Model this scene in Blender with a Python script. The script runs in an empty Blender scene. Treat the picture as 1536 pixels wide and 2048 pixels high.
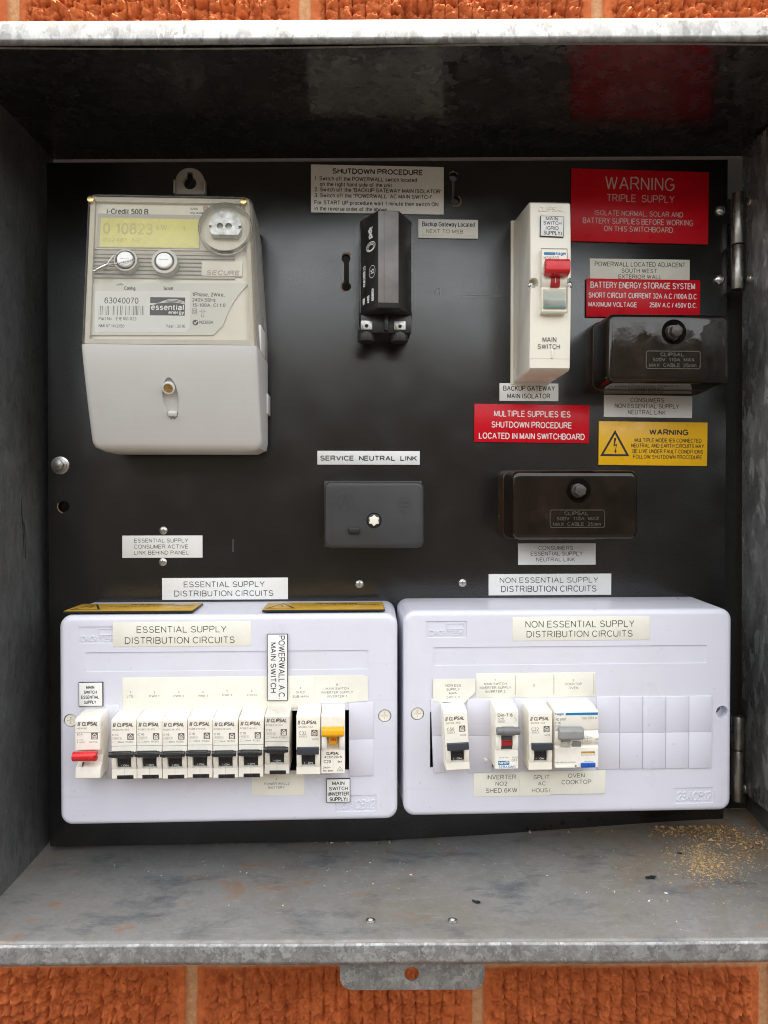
import bpy, bmesh, math, random
import numpy as np
from mathutils import Matrix, Vector
random.seed(7)
R = math.radians
scene = bpy.context.scene
COL = scene.collection

# ---------------------------------------------------------------- camera
FPX, PW, PH = 1538.0, 1536, 2048
cam_d = bpy.data.cameras.new('camera')
cam = bpy.data.objects.new('camera', cam_d)
COL.objects.link(cam)
cam_d.sensor_fit = 'HORIZONTAL'
cam_d.sensor_width = 36.0
cam_d.lens = 36.0 * FPX / PW
cam_d.clip_start = 0.02
cam_d.clip_end = 3000
cam.location = (0, -0.66, 0)
cam.rotation_euler = (R(90 - 0.8), 0, 0)
scene.camera = cam
CAMM = Matrix.Translation(cam.location) @ cam.rotation_euler.to_matrix().to_4x4()

# ---------------------------------------------------------------- sky, sun, exposure
SUN_EL, SUN_AZ = 87.0, -48.0          # azimuth measured from straight out of the wall, negative = from the left
world = bpy.data.worlds.new("World")
scene.world = world
world.use_nodes = True
wn = world.node_tree.nodes
sky = wn.new('ShaderNodeTexSky')
sky.sky_type = 'NISHITA'
sky.sun_disc = False
sky.sun_elevation = R(SUN_EL)
sky.sun_rotation = R(180 + SUN_AZ)
sky.air_density = 1.0
sky.dust_density = 1.2
sky.ozone_density = 1.0
hz = wn.new('ShaderNodeHueSaturation')          # hazy, whitish summer sky
hz.inputs['Saturation'].default_value = 0.34
wb = wn.new('ShaderNodeMix'); wb.data_type = 'RGBA'; wb.blend_type = 'MULTIPLY'
wb.inputs[0].default_value = 1.0; wb.inputs[7].default_value = (1.0, 0.955, 0.86, 1)
world.node_tree.links.new(sky.outputs[0], hz.inputs['Color'])
world.node_tree.links.new(hz.outputs[0], wb.inputs[6])
world.node_tree.links.new(wb.outputs[2], wn['Background'].inputs[0])
wn['Background'].inputs[1].default_value = 0.15
sun_d = bpy.data.lights.new('sun', 'SUN')
sun_d.energy = 4.0
sun_d.angle = R(0.5)
sun_d.color = (1.0, 0.93, 0.82)
sun = bpy.data.objects.new('sun', sun_d)
COL.objects.link(sun)
sv = Vector((math.cos(R(SUN_EL)) * math.sin(R(SUN_AZ)), -math.cos(R(SUN_EL)) * math.cos(R(SUN_AZ)), math.sin(R(SUN_EL))))
sun.rotation_euler = sv.to_track_quat('Z', 'Y').to_euler()
sun.location = sv * 5
scene.view_settings.view_transform = 'Standard'
scene.view_settings.look = 'None'
scene.view_settings.gamma = 1
scene.view_settings.use_curve_mapping = False
scene.view_settings.exposure = 2.36
scene.cycles.use_denoising = True
scene.cycles.filter_width = 1.05
scene.cycles.max_bounces = 8
scene.cycles.transparent_max_bounces = 12

# ---------------------------------------------------------------- geometry helpers (mm inside a thing)
def rrect(x0, x1, y0, y1, r, n=6):
    pts = []
    for cx, cy, a in ((x1 - r, y1 - r, 0), (x0 + r, y1 - r, 90), (x0 + r, y0 + r, 180), (x1 - r, y0 + r, 270)):
        for i in range(n + 1):
            t = R(a + 90 * i / n)
            pts.append((cx + r * math.cos(t), cy + r * math.sin(t)))
    return pts

def circ(cx, cy, rx, n=24, ry=None, a0=0):
    ry = rx if ry is None else ry
    return [(cx + rx * math.cos(R(a0) + 2 * math.pi * i / n), cy + ry * math.sin(R(a0) + 2 * math.pi * i / n)) for i in range(n)]

AX = {'z': Matrix.Identity(4),
      'x': Matrix(((0, 0, 1, 0), (1, 0, 0, 0), (0, 1, 0, 0), (0, 0, 0, 1))),   # (a,b,c) -> x=c, y=a, z=b
      'y': Matrix(((0, 1, 0, 0), (0, 0, 1, 0), (1, 0, 0, 0), (0, 0, 0, 1)))}   # (a,b,c) -> z=a, x=b, y=c

def split_acute(pts, t2):
    # break a pen stroke where it doubles back, each run overshooting the corner a little
    if (Vector(pts[0]) - Vector(pts[-1])).length < 1e-6: return [pts]
    runs = [[pts[0]]]
    for i in range(1, len(pts)):
        runs[-1].append(pts[i])
        if i < len(pts) - 1:
            a = (Vector(pts[i]) - Vector(pts[i - 1])); b = (Vector(pts[i + 1]) - Vector(pts[i]))
            if a.length > 1e-6 and b.length > 1e-6 and a.angle(b) > 1.75: runs.append([pts[i]])
    return runs

class MB:
    def __init__(self):
        self.bm = bmesh.new()
        self.mi = 0
    def _add(self, t, M=None):
        if M is not None:
            bmesh.ops.transform(t, matrix=M, verts=t.verts)
        for f in t.faces:
            f.material_index = self.mi
        me = bpy.data.meshes.new('tmp')
        t.to_mesh(me)
        t.free()
        self.bm.from_mesh(me)
        bpy.data.meshes.remove(me)
        return self
    def prism(self, poly, z0, z1, bev=0, seg=2, edges='all', ax='z', poly0=None, M=None):
        t = bmesh.new()
        b = [t.verts.new((x, y, z0)) for x, y in (poly0 or poly)]
        u = [t.verts.new((x, y, z1)) for x, y in poly]
        n = len(b)
        t.faces.new(b[::-1]); top = t.faces.new(u)
        for i in range(n):
            t.faces.new((b[i], b[(i + 1) % n], u[(i + 1) % n], u[i]))
        bmesh.ops.recalc_face_normals(t, faces=t.faces)
        if bev:
            if edges == 'top':
                es = list(top.edges)
            elif edges == 'ring':
                es = [e for e in t.edges if len({round(v.co.z, 5) for v in e.verts}) == 1]
            else:
                es = [e for e in t.edges if e.calc_face_angle(0) > R(25)]
            bmesh.ops.bevel(t, geom=es, offset=bev, segments=seg, profile=0.5, affect='EDGES', clamp_overlap=True)
        if ax != 'z':
            bmesh.ops.transform(t, matrix=AX[ax], verts=t.verts)
        return self._add(t, M)
    def box(self, x0, x1, y0, y1, z0, z1, bev=0, seg=2, M=None, edges='all'):
        return self.prism([(x0, y0), (x1, y0), (x1, y1), (x0, y1)], z0, z1, bev, seg, edges, M=M)
    def cyl(self, cx, cy, z0, z1, r, n=24, bev=0, seg=2, edges='top', r0=None, ax='z', M=None, a0=0):
        return self.prism(circ(cx, cy, r, n, a0=a0), z0, z1, bev, seg, edges, ax, circ(cx, cy, r0, n, a0=a0) if r0 else None, M)
    def dome(self, cx, cy, z0, r, h, n=20, m=5, M=None):
        t = bmesh.new()
        rings = [[t.verts.new((cx + r * math.cos(a) * math.cos(2 * math.pi * i / n), cy + r * math.cos(a) * math.sin(2 * math.pi * i / n), z0 + h * math.sin(a)))
                  for i in range(n)] for a in [math.pi / 2 * j / m for j in range(m)]]
        top = t.verts.new((cx, cy, z0 + h))
        for j in range(m - 1):
            for i in range(n):
                t.faces.new((rings[j][i], rings[j][(i + 1) % n], rings[j + 1][(i + 1) % n], rings[j + 1][i]))
        for i in range(n):
            t.faces.new((rings[-1][i], rings[-1][(i + 1) % n], top))
        return self._add(t, M)
    def flat(self, poly, z, M=None):
        t = bmesh.new()
        f = t.faces.new([t.verts.new((x, y, z)) for x, y in poly])
        if f.normal.z == 0: f.normal_update()
        if f.normal.z < 0: f.normal_flip()
        return self._add(t, M)
    def tube(self, pts, r, n=8, M=None, closed=False):
        t = bmesh.new()
        P = [Vector(p) for p in pts]
        rings = []
        up = Vector((0.12, 0.2, 1)).normalized()
        for i, p in enumerate(P):
            d = (P[min(i + 1, len(P) - 1)] - P[max(i - 1, 0)]).normalized()
            a = d.cross(up)
            a = a.normalized() if a.length > 1e-6 else Vector((1, 0, 0))
            b = d.cross(a)
            rr = r[i] if isinstance(r, (list, tuple)) else r
            rings.append([t.verts.new(p + (a * math.cos(2 * math.pi * k / n) + b * math.sin(2 * math.pi * k / n)) * rr) for k in range(n)])
        for i in range(len(P) - 1):
            for k in range(n):
                t.faces.new((rings[i][k], rings[i][(k + 1) % n], rings[i + 1][(k + 1) % n], rings[i + 1][k]))
        t.faces.new(rings[0][::-1]); t.faces.new(rings[-1])
        bmesh.ops.recalc_face_normals(t, faces=t.faces)
        return self._add(t, M)
    def raw(self, verts, faces, M=None):
        t = bmesh.new()
        vs = [t.verts.new(v) for v in verts]
        for f in faces:
            try: t.faces.new([vs[i] for i in f])
            except ValueError: pass
        return self._add(t, M)
    def strip(self, pts, t2, z, ext=0, M=None):
        """a pen stroke of half width t2 along pts (2D), mitred; lies at height z, or stands ext above z"""
        closed = len(pts) > 2 and (Vector(pts[0]) - Vector(pts[-1])).length < 1e-6
        P = [Vector(p) for p in (pts[:-1] if closed else pts)]
        n = len(P)
        L, Rr = [], []
        for i in range(n):
            if closed:
                d0 = (P[i] - P[i - 1]); d1 = (P[(i + 1) % n] - P[i])
            else:
                d0 = (P[i] - P[i - 1]) if i else (P[1] - P[0])
                d1 = (P[i + 1] - P[i]) if i < n - 1 else (P[i] - P[i - 1])
            d0 = d0.normalized(); d1 = d1.normalized()
            n0 = Vector((-d0.y, d0.x)); n1 = Vector((-d1.y, d1.x))
            m = n0 + n1
            m = n0 if m.length < 0.35 else m.normalized()
            k = t2 / max(0.45, m.dot(n0))
            p = P[i]
            L.append(p + m * k); Rr.append(p - m * k)
        q = n if closed else n - 1
        if not ext:
            v = [(a.x, a.y, z) for a in L] + [(a.x, a.y, z) for a in Rr]
            return self.raw(v, [(n + i, n + (i + 1) % n, (i + 1) % n, i) for i in range(q)], M)
        v = []
        for zz in (z, z + ext):
            v += [(a.x, a.y, zz) for a in L] + [(a.x, a.y, zz) for a in Rr]
        f = []
        for i in range(q):
            j = (i + 1) % n
            f += [(3 * n + i, 3 * n + j, 2 * n + j, 2 * n + i), (i, 2 * n + i, 2 * n + j, j)[::-1], (n + i, n + j, 3 * n + j, 3 * n + i)]
        if not closed:
            f += [(0, n, 3 * n, 2 * n), (n - 1, 3 * n - 1, 4 * n - 1, 2 * n - 1)]
        return self.raw(v, f, M)
    def text(self, s, x0, x1, base, cap, z, w=0.12, shear=0.0, ext=0, M=None):
        """stroke lettering fitted between x0 and x1 on the baseline"""
        x = 0.0; lay = []
        for ch in s:
            if ch == ' ':
                x += 0.36; continue
            g, wd = GLYPH.get(ch) or GLYPH['.']
            lay.append((x, g)); x += wd + 0.235
        W = max(1e-3, x - 0.235)
        w = w * 1.25 if w < .17 else w
        t = w * cap
        sx = max(1e-4, (x1 - x0 - t)) / W
        sy = (cap - t)
        t2 = min(t, max(t * 0.6, sx * 0.24 * (w / 0.12))) / 2
        k = 0
        for ox, g in lay:
            for st in g:
                pts = [(x0 + t / 2 + (ox + p[0]) * sx + shear * p[1] * sy, base + t / 2 + p[1] * sy) for p in st]
                for run in split_acute(pts, t2):
                    self.strip(run, t2, z + 0.004 * (k % 5), ext, M)
                    k += 1
        return self
    def mesh(self, name):
        me = bpy.data.meshes.new(name)
        bmesh.ops.transform(self.bm, matrix=Matrix.Scale(0.001, 4), verts=self.bm.verts)
        self.bm.to_mesh(me)
        self.bm.free()
        finish(me)
        return me

def finish(me, ang=32):
    me.polygons.foreach_set('use_smooth', [True] * len(me.polygons))
    me.set_sharp_from_angle(angle=R(ang))

def boolean(mb, cutters, op='DIFFERENCE'):
    """cut the meshes (in mm) out of mb; returns a new MB"""
    def ob(m):
        me = bpy.data.meshes.new('tmp'); m.bm.to_mesh(me); m.bm.free()
        o = bpy.data.objects.new('tmp', me); COL.objects.link(o); return o
    o = ob(mb)
    cs = [ob(c) for c in cutters]
    for c in cs:
        md = o.modifiers.new('b', 'BOOLEAN'); md.operation = op; md.solver = 'EXACT'; md.object = c
    dg = bpy.context.evaluated_depsgraph_get()
    me = bpy.data.meshes.new_from_object(o.evaluated_get(dg))
    r = MB(); r.bm.from_mesh(me)
    for c in [o] + cs:
        m = c.data; bpy.data.objects.remove(c); bpy.data.meshes.remove(m)
    bpy.data.meshes.remove(me)
    return r

# ---------------------------------------------------------------- stroke lettering (plain grotesque)
def arc(cx, cy, rx, ry, a0, a1, n=None):
    n = n or max(3, int(abs(a1 - a0) / 20))
    return [(cx + rx * math.cos(R(a0 + (a1 - a0) * i / n)), cy + ry * math.sin(R(a0 + (a1 - a0) * i / n))) for i in range(n + 1)]
X = 0.72   # x height
GLYPH = {
 'A': ([[(0, 0), (.35, 1), (.70, 0)], [(.13, .34), (.57, .34)]], .70),
 'B': ([[(0, .53), (.36, .53)] + arc(.36, .765, .22, .235, -90, 90) + [(0, 1), (0, 0), (.38, 0)] + arc(.38, .265, .24, .265, -90, 90)], .62),
 'C': ([arc(.36, .5, .36, .5, 38, 322, 16)], .66),
 'D': ([[(0, 0), (.28, 0)] + arc(.28, .5, .38, .5, -90, 90, 10) + [(0, 1), (0, 0)]], .66),
 'E': ([[(.56, 0), (0, 0), (0, 1), (.55, 1)], [(0, .53), (.51, .53)]], .56),
 'F': ([[(0, 0), (0, 1), (.53, 1)], [(0, .52), (.46, .52)]], .53),
 'G': ([arc(.37, .5, .37, .5, 42, 330, 16) + [(.70, .16), (.70, .46), (.40, .46)]], .70),
 'H': ([[(0, 0), (0, 1)], [(.60, 0), (.60, 1)], [(0, .53), (.60, .53)]], .60),
 'I': ([[(.05, 0), (.05, 1)]], .10),
 'J': ([[(.40, 1), (.40, .26)] + arc(.20, .24, .20, .24, 0, -180)], .40),
 'K': ([[(0, 0), (0, 1)], [(.58, 1), (0, .38)], [(.20, .58), (.60, 0)]], .60),
 'L': ([[(0, 1), (0, 0), (.50, 0)]], .50),
 'M': ([[(0, 0), (0, 1), (.35, .06), (.70, 1), (.70, 0)]], .70),
 'N': ([[(0, 0), (0, 1), (.60, 0), (.60, 1)]], .60),
 'O': ([arc(.38, .5, .38, .5, 0, 360, 22)], .76),
 'P': ([[(0, 0), (0, 1), (.36, 1)] + arc(.36, .735, .24, .265, 90, -90) + [(0, .47)]], .60),
 'Q': ([arc(.38, .5, .38, .5, 0, 360, 22), [(.46, .24), (.76, -.06)]], .76),
 'R': ([[(0, 0), (0, 1), (.38, 1)] + arc(.38, .745, .23, .255, 90, -90) + [(0, .49)], [(.32, .49), (.45, .36), (.64, 0)]], .64),
 'S': ([arc(.31, .75, .26, .25, 20, 255, 12) + [(.31, .50)] + arc(.31, .255, .30, .255, 72, -162, 13)], .62),
 'T': ([[(0, 1), (.60, 1)], [(.30, 1), (.30, 0)]], .60),
 'U': ([[(0, 1), (0, .32)] + arc(.30, .30, .30, .30, 180, 360, 10) + [(.60, 1)]], .60),
 'V': ([[(0, 1), (.33, 0), (.66, 1)]], .66),
 'W': ([[(0, 1), (.23, 0), (.46, .98), (.69, 0), (.92, 1)]], .92),
 'X': ([[(0, 0), (.62, 1)], [(0, 1), (.62, 0)]], .62),
 'Y': ([[(0, 1), (.32, .45), (.64, 1)], [(.32, .45), (.32, 0)]], .64),
 'Z': ([[(0, 1), (.56, 1), (0, 0), (.58, 0)]], .58),
 '0': ([arc(.25, .5, .25, .5, 0, 360, 18)], .50),
 '1': ([[(.04, .76), (.16, .82), (.26, 1), (.26, 0)]], .34),
 '2': ([arc(.25, .73, .24, .27, 165, -35, 10) + [(.0, .0), (.50, 0)]], .50),
 '3': ([arc(.23, .755, .22, .245, 155, -75, 10) + [(.14, .52)], [(.20, .52)] + arc(.23, .26, .26, .26, 85, -155, 11)], .50),
 '4': ([[(.37, 0), (.37, 1), (0, .30), (.52, .30)]], .52),
 '5': ([[(.46, 1), (.09, 1), (.03, .50)] + arc(.24, .32, .26, .32, 130, -150, 12)], .50),
 '6': ([arc(.26, .68, .22, .32, 20, 100, 4) + arc(.26, .50, .25, .50, 105, 180, 5) + arc(.26, .31, .25, .31, 180, 540, 16)], .51),
 '7': ([[(0, 1), (.48, 1), (.24, .50), (.15, 0)]], .48),
 '8': ([arc(.25, .76, .21, .24, -90, 270, 14), arc(.25, .265, .25, .265, 90, 450, 14)], .50),
 '9': ([arc(.25, .32, .22, .32, 200, 280, 4) + arc(.25, .50, .25, .50, -75, 0, 5) + arc(.25, .69, .25, .31, 0, 360, 16)], .51),
 'a': ([[(.03, .54)] + arc(.23, .54, .20, .18, 165, 0) + [(.43, .12), (.47, 0)], [(.43, .42), (.20, .38)] + arc(.18, .19, .18, .19, 90, 270) + [(.30, .03), (.43, .18)]], .47),
 'b': ([[(0, 1), (0, 0)], arc(.23, .36, .23, .36, 0, 360, 14)], .46),
 'c': ([arc(.23, .36, .23, .36, 40, 320, 12)], .43),
 'd': ([[(.46, 1), (.46, 0)], arc(.23, .36, .23, .36, 0, 360, 14)], .46),
 'e': ([[(.02, .38), (.47, .38)] + arc(.24, .36, .235, .36, 6, 318, 14)], .47),
 'f': ([[(.10, 0), (.10, .84)] + arc(.22, .84, .12, .16, 180, 80, 4), [(0, X), (.25, X)]], .25),
 'g': ([arc(.23, .36, .23, .36, 0, 360, 14), [(.46, X), (.46, -.06)] + arc(.24, -.06, .22, .22, 0, -160)], .46),
 'h': ([[(0, 1), (0, 0)], [(0, .45)] + arc(.21, .47, .21, .25, 170, 0) + [(.42, 0)]], .42),
 'i': ([[(.05, 0), (.05, X)], [(.05, .88), (.05, 1)]], .10),
 'j': ([[(.10, X), (.10, -.16), (0, -.27)], [(.10, .88), (.10, 1)]], .12),
 'k': ([[(0, 0), (0, 1)], [(.38, X), (0, .30)], [(.14, .44), (.40, 0)]], .40),
 'l': ([[(.05, 0), (.05, 1)]], .10),
 'm': ([[(0, 0), (0, X)], [(0, .45)] + arc(.17, .50, .17, .22, 170, 0) + [(.34, 0)], [(.34, .45)] + arc(.51, .50, .17, .22, 170, 0) + [(.68, 0)]], .68),
 'n': ([[(0, 0), (0, X)], [(0, .45)] + arc(.21, .47, .21, .25, 170, 0) + [(.42, 0)]], .42),
 'o': ([arc(.24, .36, .24, .36, 0, 360, 16)], .48),
 'p': ([[(0, X), (0, -.28)], arc(.23, .36, .23, .36, 0, 360, 14)], .46),
 'q': ([[(.46, X), (.46, -.28)], arc(.23, .36, .23, .36, 0, 360, 14)], .46),
 'r': ([[(0, 0), (0, X)], [(0, .42)] + arc(.18, .48, .18, .24, 170, 80)], .24),
 's': ([arc(.20, .535, .17, .185, 25, 255, 8) + arc(.20, .185, .20, .185, 80, -160, 9)], .40),
 't': ([[(.11, .94), (.11, .14), (.17, 0), (.25, 0)], [(0, X), (.24, X)]], .25),
 'u': ([[(0, X), (0, .25)] + arc(.21, .25, .21, .25, 180, 350) + [(.42, .28)], [(.42, X), (.42, 0)]], .42),
 'v': ([[(0, X), (.22, 0), (.44, X)]], .44),
 'w': ([[(0, X), (.16, 0), (.32, .70), (.48, 0), (.64, X)]], .64),
 'x': ([[(0, 0), (.42, X)], [(0, X), (.42, 0)]], .42),
 'y': ([[(0, X), (.23, 0)], [(.45, X), (.23, 0), (.14, -.24), (.02, -.26)]], .45),
 'z': ([[(0, X), (.38, X), (0, 0), (.40, 0)]], .40),
 '.': ([[(.05, 0), (.05, .10)]], .10), ',': ([[(.07, .10), (.07, 0), (.02, -.14)]], .10), ':': ([[(.05, 0), (.05, .11)], [(.05, .58), (.05, .69)]], .10),
 '-': ([[(0, .38), (.26, .38)]], .26), '/': ([[(0, 0), (.28, 1)]], .28), '(': ([arc(.30, .42, .28, .62, 130, 230)], .16), ')': ([arc(-.12, .42, .28, .62, 50, -50)], .16),
 '"': ([[(0, 1), (0, .72)], [(.15, 1), (.15, .72)]], .15), "~": ([[(0, .40), (.10, .50), (.26, .36), (.38, .46)]], .38), '|': ([[(.02, 0), (.02, 1)]], .04),
 '\u00b0': ([arc(.12, .86, .12, .13, 0, 360, 10)], .24), '\u0394': ([[(0, 0), (.3, .9), (.6, 0), (0, 0)]], .60),
}

# ---------------------------------------------------------------- planes: a pixel of the photograph to a point on a real surface
class Plane:
    def __init__(self, M):
        self.M = M; self.I = M.inverted()
    def at(self, px, py):
        d = CAMM.to_3x3() @ Vector(((px - PW / 2) / FPX, -(py - PH / 2) / FPX, -1))
        o = self.I @ CAMM.translation
        d = self.I.to_3x3() @ d
        t = -o.z / d.z
        p = o + d * t
        return Vector((p.x * 1000, p.y * 1000))
    def off(self, h):
        return Plane(self.M @ Matrix.Translation((0, 0, h * .001)))
TH = R(2.6)
PM = Matrix(((math.cos(TH), 0, math.sin(TH), 0), (math.sin(TH), 0, -math.cos(TH), 0), (0, 1, 0, 0), (0, 0, 0, 1)))
PAN = Plane(PM)                       # x right, y up, z out of the switchboard panel

# ---------------------------------------------------------------- objects
def link(name, data):
    o = bpy.data.objects.new(name, data); COL.objects.link(o); return o
def thing(name, label, cat, pl=None, xy=(0, 0), rot=0, group=None, M=None):
    o = link(name, None)
    o.empty_display_size = 0.01
    o.matrix_world = M if M is not None else pl.M @ Matrix.Translation((xy[0] * .001, xy[1] * .001, 0)) @ Matrix.Rotation(rot, 4, 'Z')
    o['label'] = label; o['category'] = cat
    if group: o['group'] = group
    return o
def part(name, mb, mats, parent, label=None):
    me = mb if isinstance(mb, bpy.types.Mesh) else mb.mesh(name)
    for m in (mats if isinstance(mats, (list, tuple)) else [mats]):
        me.materials.append(m)
    o = link(name, me)
    o.parent = parent
    if label: o['label'] = label
    return o
def copy_tree(o, parent=None):
    c = o.copy(); COL.objects.link(c)
    if parent is not None: c.parent = parent
    for ch in list(o.children): copy_tree(ch, c)
    return c

# ---------------------------------------------------------------- materials
def nodes(name):
    m = bpy.data.materials.new(name); m.use_nodes = True
    nt = m.node_tree
    return m, nt, nt.nodes['Principled BSDF']
def mixc(nt, fac, a, b, typ='MIX'):
    n = nt.nodes.new('ShaderNodeMix'); n.data_type = 'RGBA'; n.blend_type = typ
    for s, v in ((n.inputs[0], fac), (n.inputs[6], a), (n.inputs[7], b)):
        if hasattr(v, 'is_output'): nt.links.new(v, s)
        elif isinstance(v, (int, float)): s.default_value = v
        else: s.default_value = (*v[:3], 1)
    return n.outputs[2]
def ramp(nt, src, stops):
    n = nt.nodes.new('ShaderNodeValToRGB')
    e = n.color_ramp.elements
    while len(e) < len(stops): e.new(.5)
    for k, (p, v) in enumerate(stops):
        e[k].position = p; e[k].color = (v, v, v, 1) if isinstance(v, (int, float)) else (*v, 1)
    nt.links.new(src, n.inputs[0])
    return n.outputs[0]
def noise(nt, scale, detail=3, rough=.55, dist=0, vec=None, stretch=None):
    tc = nt.nodes.new('ShaderNodeTexCoord'); v = tc.outputs['Object'] if vec is None else vec
    if stretch:
        mp = nt.nodes.new('ShaderNodeMapping'); nt.links.new(v, mp.inputs[0]); mp.inputs['Scale'].default_value = stretch; v = mp.outputs[0]
    n = nt.nodes.new('ShaderNodeTexNoise'); nt.links.new(v, n.inputs['Vector'])
    n.inputs['Scale'].default_value = scale; n.inputs['Detail'].default_value = detail; n.inputs['Roughness'].default_value = rough; n.inputs['Distortion'].default_value = dist
    return n.outputs[0]
def bumpn(nt, h, strength, dist=.0005):
    b = nt.nodes.new('ShaderNodeBump'); b.inputs['Strength'].default_value = strength; b.inputs['Distance'].default_value = dist
    nt.links.new(h, b.inputs['Height']); return b.outputs[0]
def mat(name, col, rough=.45, metal=0, var=.06, vscale=40, rvar=.12, bump=0, bscale=900, bdist=.0003, dirt=0, dirtcol=(.30, .22, .13), dscale=60, coat=0, spec=.5):
    m, nt, p = nodes(name)
    n1 = noise(nt, vscale, 4)
    f = ramp(nt, n1, [(.32, 0.0), (.68, 1.0)])
    c = mixc(nt, f, [x * (1 - var) for x in col], [min(1, x * (1 + var * .5)) for x in col])
    if dirt:
        d = ramp(nt, noise(nt, dscale, 6, .68), [(.56, 0.0), (.74, dirt)])
        c = mixc(nt, d, c, dirtcol)
        s = ramp(nt, noise(nt, dscale * 13, 1, .5), [(.755, 0.0), (.775, min(1, dirt * 1.1))])
        c = mixc(nt, s, c, [x * .45 for x in dirtcol])
    nt.links.new(c, p.inputs['Base Color'])
    rr = ramp(nt, noise(nt, vscale * 2.3, 4), [(.3, max(.02, rough - rvar)), (.7, min(1, rough + rvar))])
    nt.links.new(rr, p.inputs['Roughness'])
    p.inputs['Metallic'].default_value = metal
    p.inputs['Specular IOR Level'].default_value = spec
    p.inputs['Coat Weight'].default_value = coat
    if bump: nt.links.new(bumpn(nt, noise(nt, bscale, 3), bump, bdist), p.inputs['Normal'])
    return m
def galvanised(name, tone=.42, rough=.30, metal=.9, cell=95, stretch=(1, 1, 1), dust=0, dustcol=(.30, .27, .23), contrast=1.0, stain=0, flake=0):
    m, nt, p = nodes(name)
    tc = nt.nodes.new('ShaderNodeTexCoord')
    mp = nt.nodes.new('ShaderNodeMapping'); mp.inputs['Scale'].default_value = stretch
    nt.links.new(tc.outputs['Object'], mp.inputs[0])
    wob = nt.nodes.new('ShaderNodeTexNoise'); wob.inputs['Scale'].default_value = cell * 1.1; wob.inputs['Detail'].default_value = 2
    nt.links.new(mp.outputs[0], wob.inputs['Vector'])
    va = nt.nodes.new('ShaderNodeVectorMath'); va.operation = 'MULTIPLY_ADD'
    nt.links.new(wob.outputs['Color'], va.inputs[0]); va.inputs[1].default_value = (.016, .016, .016); nt.links.new(mp.outputs[0], va.inputs[2])
    vo = nt.nodes.new('ShaderNodeTexVoronoi'); vo.inputs['Scale'].default_value = cell
    nt.links.new(va.outputs[0], vo.inputs['Vector'])
    vo2 = nt.nodes.new('ShaderNodeTexVoronoi'); vo2.inputs['Scale'].default_value = cell * .45
    nt.links.new(va.outputs[0], vo2.inputs['Vector'])
    sp = nt.nodes.new('ShaderNodeSeparateColor'); nt.links.new(vo.outputs['Color'], sp.inputs[0])
    sp2 = nt.nodes.new('ShaderNodeSeparateColor'); nt.links.new(vo2.outputs['Color'], sp2.inputs[0])
    mx = nt.nodes.new('ShaderNodeMath'); mx.operation = 'MULTIPLY_ADD'; mx.inputs[1].default_value = .6
    nt.links.new(sp.outputs[0], mx.inputs[0])
    m2 = nt.nodes.new('ShaderNodeMath'); m2.operation = 'MULTIPLY'; m2.inputs[1].default_value = .4; nt.links.new(sp2.outputs[1], m2.inputs[0])
    nt.links.new(m2.outputs[0], mx.inputs[2])
    lo, hi = tone * (1 - .32 * contrast), tone * (1 + .30 * contrast)
    c = ramp(nt, mx.outputs[0], [(.15, (lo, lo * 1.0, lo * .98)), (.5, (tone, tone, tone * .99)), (.85, (hi, hi, hi))])
    big = ramp(nt, noise(nt, 9, 5, .6), [(.35, 0.0), (.7, .35)])
    c = mixc(nt, big, c, (tone * .66, tone * .68, tone * .68))
    fe = ramp(nt, noise(nt, cell * 2.2, 5, .7, .6, stretch=(stretch[0], stretch[1], stretch[2] * .6)), [(.30, tone * .55), (.72, tone * 1.35)])
    c = mixc(nt, .35, c, fe)
    sc_ = ramp(nt, noise(nt, 420, 2, .6, stretch=(1.2, .3, .12)), [(.66, 0.0), (.74, .35)])
    c = mixc(nt, sc_, c, (min(1, tone * 1.7),) * 3)
    if flake:
        fl_ = ramp(nt, sp.outputs[2], [(.76, 0.0), (.785, flake)])
        c = mixc(nt, fl_, c, (tone * 1.65, tone * 1.78, tone * 1.74))
        fd_ = ramp(nt, sp2.outputs[2], [(.60, 0.0), (.75, flake * .5)])
        c = mixc(nt, fd_, c, (tone * .45, tone * .45, tone * .45))
    rr = ramp(nt, sp.outputs[1], [(0, max(.08, rough - .10)), (1, rough + .14)])
    mt = metal
    if dust:
        d = ramp(nt, noise(nt, 14, 7, .66), [(.30, dust * .55), (.66, dust)])
        c = mixc(nt, d, c, dustcol)
        mm = nt.nodes.new('ShaderNodeMath'); mm.operation = 'MULTIPLY_ADD'; mm.inputs[1].default_value = -metal; mm.inputs[2].default_value = metal
        nt.links.new(d, mm.inputs[0]); nt.links.new(mm.outputs[0], p.inputs['Metallic'])
        rr = mixc(nt, d, rr, (.7, .7, .7))
    else:
        p.inputs['Metallic'].default_value = mt
    if stain:
        s = ramp(nt, noise(nt, 22, 6, .7, .4, stretch=(1, 1.6, 1)), [(.58, 0.0), (.70, stain)])
        c = mixc(nt, s, c, (.33, .17, .09))
        s3 = ramp(nt, noise(nt, 7, 6, .7, .5), [(.44, 0.0), (.66, .7)])
        c = mixc(nt, s3, c, (.20, .165, .12))
        gp = nt.nodes.new('ShaderNodeNewGeometry'); sx = nt.nodes.new('ShaderNodeSeparateXYZ'); nt.links.new(gp.outputs['Position'], sx.inputs[0])
        mr = nt.nodes.new('ShaderNodeMapRange'); nt.links.new(sx.outputs[0], mr.inputs[0])
        mr.inputs[1].default_value = .10; mr.inputs[2].default_value = .27; mr.inputs[3].default_value = 0; mr.inputs[4].default_value = 1
        mr2 = nt.nodes.new('ShaderNodeMapRange'); nt.links.new(sx.outputs[1], mr2.inputs[0])
        mr2.inputs[1].default_value = -.09; mr2.inputs[2].default_value = -.01; mr2.inputs[3].default_value = 0; mr2.inputs[4].default_value = 1
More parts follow.
